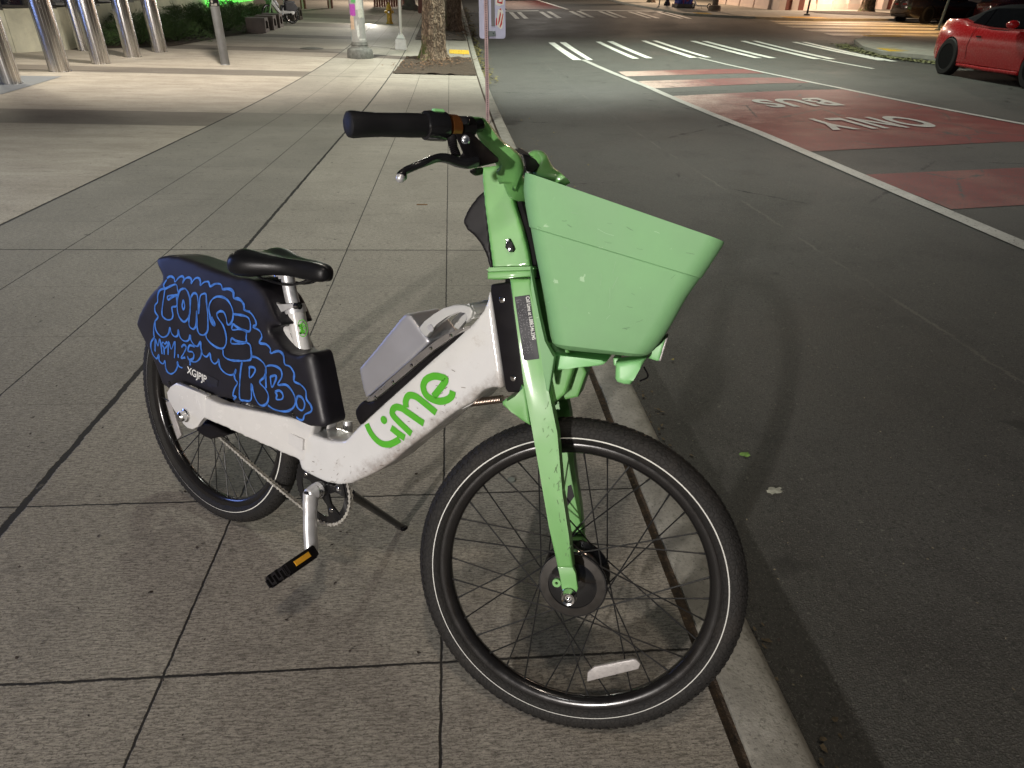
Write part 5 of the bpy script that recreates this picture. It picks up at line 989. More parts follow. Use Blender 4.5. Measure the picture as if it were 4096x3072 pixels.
prism('basket_tray',D['tray'],-.095,.095,MGf,bike,FF,bev=.008)
prism('basket_bracket',D['bracket'],-.128,-.104,MGB,bike,FF,bev=.004)
prism('basket_bracket',D['bracket'],.104,.128,MGB,bike,FF,bev=.004)
prism('inner_bracket',[(-.105,.70),(-.04,.725),(-.03,.775),(-.055,.81),(-.11,.80)],-.03,.055,MG,bike,FF,bev=.005)
prism('front_mount',D['lobe1'],.0,.06,MGf,bike,FF,bev=.003)
prism('front_mount',D['lobe2'],-.085,-.01,MGf,bike,FF,bev=.012,seg=5)
hl=prism('headlight',D['lamp'],-.045,.045,MGf,bike,FF,bev=.008)
prism('lens',[(x+.003,z) for x,z in D['lens']],-.042,.042,MRef,hl,bev=.002)
tube('lamp_wire',smoothpath([(.075,-.02,.80),(.085,-.03,.785),(.072,-.04,.776)],4),.0018,MK,bike,FF,n=8)
prism('fork_wire_port',[(-.047,.51),(-.040,.515),(-.030,.49),(-.044,.46)],.0655,.07,MK,bike,FF)

rk=random.Random(11); bbk=bvh_of(bk)
for nm_,mm_,cnt in (('basket_scratches',mat('pale_scratch',(.27,.45,.26),.65,var=.3),15),('basket_dark_marks',mat('dark_rub_mark',(.12,.23,.115),.7,var=.3),14)):
    bm=bmesh.new()
    for _ in range(cnt):
        x=rk.uniform(-.10,.13); z=rk.uniform(.85,1.06); a=rk.uniform(-.5,1.6); L_=rk.uniform(.006,.035 if nm_!='basket_dark_marks' else .014)
        if rk.random()<.45: z=1.09-(x+.165)*.235-rk.uniform(.004,.03); a=rk.uniform(-.5,0); x=rk.uniform(-.15,.155)
        h=bbk.ray_cast(Vector((x,-1,z)),Vector((0,1,0)))
        h2=bbk.ray_cast(Vector((x+L_*1.15*math.cos(a),-1,z+L_*1.15*math.sin(a))),Vector((0,1,0)))
        if h[0] is None or h[0].y>-.12 or h2[0] is None or h2[0].y>-.12 or z<.87: continue
        c1=rk.uniform(-.15,.15); b_stroke(bm,[(x,z),(x+L_*.5*math.cos(a),z+L_*.5*math.sin(a)),(x+L_*math.cos(a+c1),z+L_*math.sin(a+c1))],rk.uniform(.0004,.0009),-.16,bbk,.0006,step=.003)
    o=fin(nm_,bm,mm_,bk); o['kind']='stuff'
bfk=bvh_of(fk); bm=bmesh.new()
for _ in range(40):
    t=rk.random(); x=-.10+.10*t+rk.uniform(-.012,.012); z=.72-.30*t+rk.uniform(-.01,.01); a=rk.uniform(1,2.2); L_=rk.uniform(.003,.012)
    h=bfk.ray_cast(Vector((x,-1,z)),Vector((0,1,0)))
    if h[0] is None or h[0].y>-.08: continue
    b_stroke(bm,[(x,z),(x+L_*math.cos(a),z+L_*math.sin(a))],rk.uniform(.0005,.0016),-.1,bfk,.0006,step=.003)
o=fin('paint_chips',bm,mat('chipped_paint',(.09,.16,.07),.7,var=.5),fk); o['kind']='stuff'

# ================================================================= SURROUNDINGS
def steel_mat():
    m=NT('reflection_streaked_steel'); b=m.b
    g=m.noise(1,3,.6,vec=m.co((55,55,.03)))
    m.set(b.inputs['Base Color'],m.mix(m.ramp(g,.35,.65),(.30,.285,.275),(.80,.785,.77))); b.inputs['Metallic'].default_value=1  # upright reflection stripes put into the base colour
    m.set(b.inputs['Roughness'],m.ramp(g,.35,.65,.18,.3)); m.bump(g,.35,.008); return m.m
MST=steel_mat()
MSG=mat('grey_pole_paint',(.20,.20,.20),.5,.3,var=.15,vs=5,dirt=.3)
MCW=mat('stained_concrete_wall',(.56,.54,.42),.85,var=.25,vs=1.6,bump=.4,dirt=.45,dirtc=(.16,.13,.09))
MCD=mat('dark_concrete',(.12,.10,.09),.85,var=.2,vs=4,bump=.5)
MGl=mat('dark_window_glass',(.012,.013,.02),.08,.0,var=.1)
MFr=mat('dark_frame',(.05,.045,.04),.5,var=.2)
def bark():
    m=NT('furrowed_bark'); b=m.b; v=m.t.nodes.new('ShaderNodeTexVoronoi'); v.feature='DISTANCE_TO_EDGE'; v.inputs['Scale'].default_value=13
    n_=m.t.nodes.new('ShaderNodeVectorMath'); n_.operation='ADD'; nz=m.t.nodes.new('ShaderNodeTexNoise'); nz.inputs['Scale'].default_value=9; m.t.links.new(m.co((1,1,.5)),nz.inputs['Vector'])
    m.t.links.new(m.co((1,1,.24)),n_.inputs[0]); sc=m.t.nodes.new('ShaderNodeVectorMath'); sc.operation='SCALE'; sc.inputs['Scale'].default_value=.22; m.t.links.new(nz.outputs['Color'],sc.inputs[0]); m.t.links.new(sc.outputs[0],n_.inputs[1]); m.t.links.new(n_.outputs[0],v.inputs['Vector'])
    e=m.ramp(v.outputs['Distance'],.0,.22,.25,1); f=m.noise(5,6,.7)
    c=m.mix(m.ramp(f,.35,.65),(.13,.085,.055),(.34,.25,.175)); c=m.mix(e,(.035,.024,.016),c)
    sp=m.t.nodes.new('ShaderNodeSeparateXYZ'); m.t.links.new(m.co(),sp.inputs[0])
    moss=m.math('MULTIPLY',m.math('MULTIPLY',m.ramp(sp.outputs[2],.15,.75,1,0),m.ramp(sp.outputs[0],-.22,.02,1,0)),m.ramp(m.noise(7,4,.6),.46,.58)); c=m.mix(moss,c,(.06,.085,.012))
    m.set(b.inputs['Base Color'],c); b.inputs['Roughness'].default_value=.9; m.bump(m.math('ADD',e,m.math('MULTIPLY',f,.8)),1,.03); return m.m
MBr=bark()
MBr0=mat('old_bark',(.27,.185,.12),.9,var=.55,vs=12,bump=1,bs=28,dirt=.9,dirtc=(.035,.026,.018))
MLf=mat('juniper_foliage',(.045,.088,.022),.75,var=.5,vs=4)
MLt=mat('plane_tree_leaves',(.07,.12,.03),.7,var=.4,vs=3)
MTwig=mat('twigs',(.06,.04,.025),.9,var=.3)
MRb=mat('red_brown_metal',(.15,.045,.032),.5,.2,var=.2)
MYl=mat('yellow_hydrant_paint',(.50,.30,.03),.4,var=.15,coat=.3)
MCarR=mat('red_car_paint',(.33,.008,.010),.25,.0,var=.04,coat=.5)
MCarK=mat('dark_car_paint',(.02,.014,.012),.2,.3,var=.1,coat=1)
MCarM=mat('maroon_car_paint',(.045,.003,.004),.25,.0,var=.05,coat=1)
MSoft=mat('soft_top_fabric',(.007,.007,.008),.9,var=.2,bump=.3,bs=90,spec=.1)
MPink=mat('pale_panel',(.62,.50,.44),.6,var=.06,vs=1.5)
MPinkW=mat('cream_render',(.66,.54,.46),.75,var=.08,vs=2,bump=.2)
MBrn=mat('red_brown_cladding',(.20,.055,.035),.6,var=.12)
MPr=mat('red_reflection_post',(.36,.25,.25),.4,.5,var=.2,vs=12)  # pink of a red reflection put into the post's base colour
MSgn=mat('sign_back_aluminium',(.36,.36,.47),.4,.3,var=.08,vs=7)
# steel bollards
for i,(b,w) in enumerate(D['bollards']):
    r=w/2*.98; M=upM(b,0,Vector((0,-.05,1)))
    o=lathe('steel_bollard',[(0,-.1),(r+.012,-.1),(r+.012,.006),(r,.012),(r,3.2),(r*.9,3.26),(0,3.27)],MST,None,M,56)
    tag(o,['thick brushed steel bollard cut by the left edge of the photo','thick brushed steel bollard, second from the left and nearest the plaza slab','steel bollard in front of the lone one set back by the bed','steel bollard second from the right in the row before the junipers','rightmost and slimmest looking steel bollard of the front row','steel bollard set back alone at the edge of the planting bed'][i],'bollard','brushed steel bollards along the plaza')
bm=bmesh.new(); drape(bm,[(-8.6,14.1),(-7.30,14.2),(-6.93,11.6),(-8.3,11.6)],hs,.005,2,4); struct('paving_slab',bm,mat('blue_grey_slab',(.20,.21,.22),.8,var=.1))
# grey pole
g=D['greypole']; M=upM(g['b'],0,Vector((0,-.05,1))); gpz=empty('grey_street_pole',M,'plain round grey pole standing right of the bollards with a patch of stickers','pole')
r=g['w']/2; lathe('pole_shaft',[(0,-.1),(r+.01,-.1),(r+.01,.01),(r,.02),(r,4.2),(0,4.22)],MSG,gpz,n=36)
bm=bmesh.new(); rs=random.Random(4)
for i in range(16):
    a0=-2.2+rs.random()*1.0; z=1.17+.055*rs.randrange(0,9); h_=.03+.02*rs.random(); aw=.25+.4*rs.random(); R2=r+.002
    vs=[[bm.verts.new((R2*math.cos(a0+aw*t/4),R2*math.sin(a0+aw*t/4),zz)) for t in range(5)] for zz in (z,z+h_)]
    for t in range(4): bm.faces.new((vs[0][t],vs[0][t+1],vs[1][t+1],vs[1][t]))
o=fin('sticker_patch',bm,mat('pale_sticker',(.30,.28,.25),.7,var=.2),gpz)
lathe('black_wrap',[(r+.001,1.16),(r+.001,1.75)],MK,gpz,n=36)
# concrete building left
bl=empty('concrete_building',upM((-9.6,19.3,.2)),'low stained concrete building wall with a dark window band behind the bollards','building')
inv=bl.matrix_world.inverted()
wp=[(-16,12.9),(-10.35,18.4),(-9.65,19.4),(-9.5,26),(-9.5,37.6)]
def topz(y): return 1.14+.045*(y-19.7)
for i,(a,b) in enumerate(zip(wp,wp[1:])):
    n=max(1,int(math.dist(a,b)/1.9)); 
    d=Vector((b[0]-a[0],b[1]-a[1],0)).normalized(); nr=Vector((-d.y,d.x,0))
    for k in range(n):
        p=Vector((a[0],a[1],0)).lerp(Vector((b[0],b[1],0)),k/n)+d*.006; q=Vector((a[0],a[1],0)).lerp(Vector((b[0],b[1],0)),(k+1)/n)-d*.006
        extra=1.4 if p.y>24 else 0
        bm=bmesh.new(); V4=[]
        for s_ in (0,.35):
            for pt in (p,q):
                x,y=(pt+nr*s_).xy; V4.append([bm.verts.new((x,y,zl(pt.y)-.3)),bm.verts.new((x,y,topz(pt.y)+extra))])
        A,B,C_,D_=V4
        for f in ((A[0],B[0],B[1],A[1]),(C_[0],C_[1],D_[1],D_[0]),(A[1],B[1],D_[1],C_[1]),(A[0],A[1],C_[1],C_[0]),(B[0],D_[0],D_[1],B[1])): bm.faces.new(f)
        o=fin('wall_panel',bm,MCW,bl,inv,smooth=False)
        if not extra:
            c0=(p+q)/2; L_=(q-p).length; an=math.atan2(d.y,d.x); R3=Matrix.Rotation(an,3,'Z')
            wdw=box('window',c0+nr*.24+Vector((0,0,topz(c0.y)+.75)),(L_-.02,.06,1.44),MGl,bl,inv,rot=R3)
            for e in (0,.5,1):
                box('window_frame',p.lerp(q,e)+nr*.16+Vector((0,0,topz(c0.y)+.75)),(.07,.10,1.46),MFr,wdw,None,rot=R3)
            box('sill',c0+nr*.10+Vector((0,0,topz(c0.y)+.03)),(L_,.22,.05),MFr,bl,inv,rot=R3)
text('illuminated_lettering','CLIMATE PLEDGE ARENA',.78,mat('green_neon',(.16,1,.12),.5,var=0,emit=1.3),Matrix(((0,0,1,-9.38),(1,0,0,30.0),(.042,1,0,1.21),(0,0,0,1))),bl,inv,bold=.0,ext=.02,fit=7.6,spacing=1.2)
MGn=None
lamp('sign_glow_light',(-8.6,34,1.7),22,(.1,1,.15),.25); lamp('sign_glow_light',(-8.6,31,1.6),12,(.1,1,.15),.25)
v_=box('wall_vent',(-9.49,33.6,1.16),(.02,2.2,.10),MFr,bl,inv)
# planting bed
bedp=[(-9.58,19.35),(-8.63,20.17),(-7.64,20.94),(-7.04,23.9),(-6.62,25.3),(-6.75,31.5),(-9.45,31.5)]
bm=bmesh.new(); bed=[bm.verts.new((x,y,hs(x,y)+.012)) for x,y in bedp]; bm.faces.new(bed); struct('planting_bed',bm,M_dirt,smooth=False)
def shrub_mesh(seed,n=950,R_=1.0,hh=.62):
    rs=random.Random(seed); bm=bmesh.new()
    for i in range(n):
        a=rs.random()*math.tau; rr=R_*math.sqrt(rs.random()); lump=.75+.35*math.sin(a*3+seed)+.15*math.sin(a*7)
        rr*=lump; z=hh*(1-.55*(rr/R_)**2)*rs.random()**.45
        base=Vector((rr*math.cos(a),rr*math.sin(a),max(z,.03))); out=Vector((math.cos(a+rs.gauss(0,.6)),math.sin(a+rs.gauss(0,.6)),rs.uniform(-.1,.75))).normalized()
        L_=rs.uniform(.07,.2); side=out.cross(Vector((rs.gauss(0,1),rs.gauss(0,1),rs.gauss(0,1)))).normalized()
        for t in range(4):
            p=base+out*L_*t/4; w_=.028*(1-t/5)
            s2=(side if t%2 else -side)
            q=p+out*.05+s2*w_*1.6
            bm.faces.new([bm.verts.new(v) for v in (p-side*.006,p+side*.006,q+Vector((0,0,.006)),q-Vector((0,0,.004)))])
    for i in range(9):
        a=i*.7; b_tube(bm,[(0,0,0),(.3*R_*math.cos(a),.3*R_*math.sin(a),.22),(.6*R_*math.cos(a),.6*R_*math.sin(a),.38)],[.012,.009,.005],5)
    return bm
protos=[]
for sd in (1,2,3):
    o=fin('juniper_shrub',shrub_mesh(sd),MLf,smooth=False); protos.append(o)
sp_=[(-9.15,20.25,.62),(-8.55,21.1,.95),(-7.95,22.2,.9),(-8.9,22.2,1.1),(-8.1,23.6,1.0),(-7.7,24.9,.95),(-8.6,25.0,1.15),(-7.6,26.3,.95),(-8.5,27.0,1.1),(-7.5,28.2,.95),(-8.4,29.3,1.05),(-7.6,30.3,.85)]
SL=['small ragged juniper at the left end of the bed, beside the lone bollard','dark juniper shrub behind the bollards second from the left','spreading juniper at the paved edge behind the rightmost front bollard','tall dark juniper against the wall behind the bollards','juniper shrub between the rightmost bollard and the grey pole','juniper at the bed edge just left of the grey pole','dark juniper against the wall behind the grey pole','juniper beside the nearest concrete block seat','juniper against the wall below the green lettering','juniper behind the middle concrete block seats','green lit juniper against the wall beyond the lettering','last small juniper by the parked bicycle']
for i,(x,y,s_) in enumerate(sp_):
    o=protos[i%3] if i<3 else protos[i%3].copy()
    if i>=3: C.objects.link(o)
    o.location=(x,y,hs(x,y)); o.scale=(s_,s_,s_*1.05); o.rotation_euler=(0,0,i*1.3); tag(o,SL[i],'shrub','junipers in the planting bed')
# concrete block seats
def block():
    bm=bmesh.new(); out=[(-.30,0),(.30,0),(.24,.44),(-.24,.44)]; inn=[(-.17,.12),(.17,.12),(.13,.35),(-.13,.35)]
    for y in (-.3,.3): pass
    A=[[bm.verts.new((y,x,z)) for x,z in out] for y in (-.31,.31)]; I=[[bm.verts.new((y,x,z)) for x,z in inn] for y in (-.31,.31)]
    for s_ in (0,1):
        for k in range(4): j=(k+1)%4; f=(A[s_][k],A[s_][j],I[s_][j],I[s_][k]); bm.faces.new(f if s_ else f[::-1])
    for k in range(4): j=(k+1)%4; bm.faces.new((A[0][k],A[0][j],A[1][j],A[1][k])); bm.faces.new((I[0][k],I[1][k],I[1][j],I[0][j]))
    return fin('concrete_block_seat',bm,MCD,smooth=False)
bk0=block(); BLb=[(-6.47,25.75,'nearest hollow concrete block seat of the row before the junipers'),(-6.42,26.75,'second hollow concrete block seat from the grey pole'),(-6.40,27.65,'third hollow concrete block seat, beside the parked bicycle front'),(-6.38,30.2,'concrete block seat just beyond the parked bicycle'),(-6.36,31.2,'farthest concrete block seat of the row')]
for i,(x,y,l) in enumerate(BLb):
    o=bk0 if i==0 else bk0.copy()
    if i: C.objects.link(o)
    o.matrix_world=upM((x,y,hs(x,y)-.005),0); tag(o,l,'seat','hollow concrete block seats')
# second bicycle (same fleet)
b2=copy_tree(bike,None,skip=('graffiti','scuff_marks','basket_scratches','basket_dark_marks','paint_chips','phone_label','wheel_reflector','lettering'))
hd=Vector((-.62,-.78,0)).normalized(); up2=UG
m=Matrix.Identity(4); y_=up2.cross(hd).normalized(); x_=y_.cross(up2)
for i in range(3): m[i][0]=x_[i]; m[i][1]=y_[i]; m[i][2]=up2[i]
m[0][3],m[1][3],m[2][3]=-6.02,29.25,hs(0,29.25); b2.matrix_world=m
tag(b2,'distant green and white bicycle parked among the concrete block seats','bicycle')
# tactile, lamp post with posters
g=D['lamppost']; lp=empty('poster_lamp_post',upM(g['b'],0,Vector((.0,-.05,1))),'fat grey lamp post plastered with torn posters on its wide bolted base','lamp post')
prof=[(0,-.05),(.31,-.05),(.325,.03),(.315,.16),(.29,.21),(.22,.25),(.205,.29),(.215,.31),(.205,.34),(.19,.38)]
bm=bmesh.new(); b_lathe(bm,prof,40)
for v in bm.verts:
    a=math.atan2(v.co.y,v.co.x); k=1+.05*max(0,math.cos(4*a))*(1 if v.co.z<.22 else 0); v.co.x*=k; v.co.y*=k
fin('post_base',bm,mat('grimy_base',(.12,.12,.11),.7,var=.4,vs=14,bump=.5),lp)
lathe('post_shaft',[(.19,.38),(.178,1.2),(.15,4.5),(.14,6.6),(0,6.62)],mat('worn_grey_paint',(.30,.30,.29),.55,var=.12,vs=9,wear=.66,wearc=(.5,.5,.48)),lp,n=36)
def patch(name,a0,a1,z0,z1,col,rr=.187,jag=.0,seed=1):
    rs=random.Random(seed); bm=bmesh.new(); n=10; rows=[]
    for j,z in enumerate((z0,(z0+z1)/2,z1)):
        rows.append([bm.verts.new(((rr-.012*z+.003)*math.cos(a0+(a1-a0)*k/n),(rr-.012*z+.003)*math.sin(a0+(a1-a0)*k/n),z+(rs.uniform(-jag,jag) if j!=1 else 0))) for k in range(n+1)])
    for A,B in zip(rows,rows[1:]):
        for k in range(n): bm.faces.new((A[k],A[k+1],B[k+1],B[k]))
    fin(name,bm,mat(name+'_paper',col,.8,var=.15,vs=30),lp)
P2=math.pi
rr0=.192
patch('white_poster',-P2*.50,-P2*.16,1.10,1.42,(.55,.55,.50),rr0,.01,1); patch('white_poster',-P2*.42,-P2*.12,.93,1.12,(.48,.48,.42),rr0+.001,.015,2)
patch('purple_poster',-P2*.83,-P2*.52,.97,1.22,(.36,.06,.36),rr0,.012,3); patch('peeling_poster',-P2*.86,-P2*.62,.66,.96,(.50,.36,.26),rr0,.02,4)
patch('green_sticker',-P2*.7,-P2*.48,1.25,1.42,(.10,.35,.12),rr0+.001,.01,5); patch('torn_scrap',-P2*.52,-P2*.42,.50,.76,(.55,.57,.55),rr0,.05,6); patch('torn_scrap',-P2*.56,-P2*.50,.68,.86,(.5,.5,.5),rr0,.05,7)
patch('blue_sticker_strip',-P2*1.02,-P2*.93,.38,1.3,(.05,.13,.22),rr0+.001,.03,8); patch('teal_scrap',-P2*1.0,-P2*.9,.42,.6,(.10,.32,.38),rr0+.002,.03,9); patch('white_scrap',-P2*.45,-P2*.15,.42,.46,(.5,.5,.48),rr0+.002,.004,10)
# slim pole
g=D['slimpost']; sl=empty('slim_steel_pole',upM(g['b'],0,Vector((.02,-.05,1))),'slim bright metal signal pole on a tapered silver base left of the near tree','pole')
bm=bmesh.new(); b_box(bm,(0,0,.14),(.34,.34,.28),taper=.86,bev=.02); b_box(bm,(0,0,.34),(.27,.27,.12),taper=.45,bev=.02); fin('pole_base',bm,mat('cast_aluminium',(.42,.42,.40),.45,.6,var=.1),sl)
lathe('pole_tube',[(0,.38),(.07,.38),(.07,.40),(.047,.42),(.047,4.5),(0,4.5)],mat('polished_pole',(.55,.54,.50),.38,.6,var=.05),sl,n=28)
# hydrant
g=D['hydrant']; hy=empty('yellow_fire_hydrant',upM(g['b'],0,Vector((0,-.05,1))),'small yellow fire hydrant on the pavement beyond the slim pole','hydrant')
lathe('hydrant_body',[(0,0),(.14,0),(.14,.05),(.105,.07),(.10,.48),(.125,.50),(.125,.53),(.10,.56),(.09,.64),(.05,.70),(.03,.71),(.03,.76),(0,.76)],MYl,hy,n=24)
for an in (0,P2,-P2/2): 
    q=Matrix.Rotation(an,4,'Z')@Matrix.Translation((.14,0,.42))@Matrix.Rotation(P2/2,4,'Y'); lathe('nozzle_cap',[(0,.05),(.03,.05),(.055,.03),(.055,-.05)],MYl if an!=-P2/2 else MCh,hy,n=14,T=q)
# trees
def tree(base,r0,lean,h,label,seed,grp):
    rs=random.Random(seed); root=empty('plane_tree',upM(base,0,Vector((lean,-.05,1))),label,'tree',grp)
    bm=bmesh.new(); rings=[]; N=48; zs=[-.1,0,.06,.14,.25,.4,.6,.8,1.0,1.25,1.5,2,2.6,3.3,4.2]
    ph=[rs.random()*6.28 for _ in range(6)]
    zs=[-.1]+[.03*i for i in range(50)]+[1.6,2,2.6,3.3,4.2,5.4,6.6]
    for z in zs:
        fl=1+.85*math.exp(-max(z,0)/.13)*.45+.1*math.exp(-max(z,0)/.5); t=max(z,0)/6.6; ring=[]
        for k in range(N):
            a=k*math.tau/N
            rr=r0*fl*(1-.35*t)*(1+.10*math.sin(3*a+ph[0])+.05*math.sin(5*a+ph[1]+z*.8)+.14*math.exp(-max(z,0)/.12)*math.sin(6*a+ph[2])+.035*math.sin(11*a+ph[3]+2.2*z+math.sin(z*5))+.03*math.sin(17*a+ph[4]-3*z)*math.sin(z*9+a*2)+.02*math.sin(z*23+a*5)*math.sin(4*a+z*7)+rs.uniform(-.012,.012))
            ring.append(bm.verts.new((rr*math.cos(a),rr*math.sin(a),z)))
        rings.append(ring)
    for A,B in zip(rings,rings[1:]):
        for k in range(N): bm.faces.new((A[k],A[(k+1)%N],B[(k+1)%N],B[k]))
    tips=[]
    for i in range(6):
        a=i*1.05+rs.random()*.4; p=Vector((0,0,5.6+.15*i)); q=p+Vector((math.cos(a)*.8,math.sin(a)*.8,1.0)); r_=q+Vector((math.cos(a)*1.1,math.sin(a)*1.1,1.1+rs.random()))
        b_tube(bm,[p,q,r_],[r0*.36,r0*.25,r0*.1],10); tips+=[q,r_,(q+r_)/2]
    fin('trunk',bm,MBr,root,ang=70)
    bm=bmesh.new()
    for i in range(1500):
        c_=rs.choice(tips)+Vector((rs.gauss(0,.55),rs.gauss(0,.55),rs.gauss(.2,.5))); s_=rs.uniform(.05,.11); u=Vector((rs.gauss(0,1),rs.gauss(0,1),rs.gauss(0,.5))).normalized(); v=u.cross(Vector((rs.random(),rs.random(),1))).normalized()
        bm.faces.new([bm.verts.new(c_+u*s_*math.cos(t)*k+v*s_*math.sin(t)*k) for t,k in ((0,1),(1.1,.6),(2.2,.95),(3.7,.6),(5,.9))])
    fin('crown',bm,MLt,root,smooth=False); return root
tree(D['tree1']['b'],.30,.03,0,'nearer thick plane tree trunk rising from the square soil pit by the kerb',3,'plane trees on the left kerb'); tree((.05,28.4,hs(0,28.4)),.32,.03,0,'farther plane tree trunk half hidden behind the nearer one, mossy at its foot',8,'plane trees on the left kerb')
tree((.0,40.5,hs(0,40.5)),.3,.02,0,'farthest plane tree on the left kerb, almost hidden behind the others',12,'plane trees on the left kerb')
# moss on the near trunk is a bark patch
# sign post
pl0=Vector((.497,9.60,.0)); top=Vector(D['post_line'][1]); pd=(top-pl0).normalized(); sg=empty('perforated_sign_post',upM(pl0,0,pd),'perforated square sign post with the bluish back of a stickered sign, beside the handlebar','sign')
bm=bmesh.new(); b_box(bm,(0,0,1.1),(.046,.046,2.4)); fin('post',bm,MPr,sg,smooth=False)
bm=bmesh.new()
for i in range(90): b_lathe(bm,[(0,.001),(.0075,.0012),(.0075,-.001)],10,Matrix.Translation((0,-.0235,.03+i*.0262))@RY)
fin('post_holes',bm,MK,sg,smooth=False)
def rrect(w,h,r,cx=0,cz=0):
    o=[]
    for sx,sz,a0 in ((1,1,0),(-1,1,90),(-1,-1,180),(1,-1,270)):
        for k in range(6): a=math.radians(a0+18*k); o.append((cx+sx*(w/2-r)+r*math.cos(a),cz+sz*(h/2-r)+r*math.sin(a)))
    return o
prism('sign_panel',rrect(.345,1.1,.035,.085,1.595),.030,.034,MSgn,sg)
box('sign_channel',(.093,.022,1.62),(.045,.014,.86),mat('grey_channel',(.13,.12,.12),.5,.4),sg)
box('sign_bracket',(.06,.015,1.10),(.12,.03,.06),mat('dark_bracket',(.10,.12,.12),.4,.5),sg); lathe('bracket_bolt',[(0,.006),(.008,.006),(.008,0)],MCh,sg,n=10,T=disc_y((.095,-.001,1.105)))
MRs=mat('red_sticker_ink',(.36,.012,.012),.5,var=.2,vs=30); MWs=mat('cream_sticker',(.55,.53,.47),.6,var=.1,vs=30)
prism('torn_sticker',[(.135,1.21),(.15,1.30),(.16,1.38),(.20,1.40),(.225,1.37),(.235,1.30),(.225,1.22),(.215,1.165),(.19,1.155),(.16,1.18)],.0285,.0298,MWs,sg)
prism('torn_sticker',[(.13,1.44),(.13,1.62),(.24,1.62),(.235,1.44),(.18,1.42)],.0285,.0298,MWs,sg)
for q in ([(.128,1.20),(.136,1.29),(.15,1.28),(.148,1.20)],[(.155,1.195),(.18,1.24),(.20,1.33),(.19,1.36),(.17,1.28),(.16,1.23)],[(.185,1.17),(.21,1.21),(.23,1.33),(.222,1.34),(.20,1.25),(.18,1.19)],[(.175,1.385),(.20,1.40),(.205,1.37)],[(.15,1.46),(.16,1.60),(.175,1.60),(.17,1.47),(.21,1.47),(.215,1.60),(.228,1.60),(.22,1.445)],[(.18,1.52),(.195,1.545),(.21,1.53),(.195,1.525)]): prism('red_sticker_mark',q,.0268,.0284,MRs,sg)
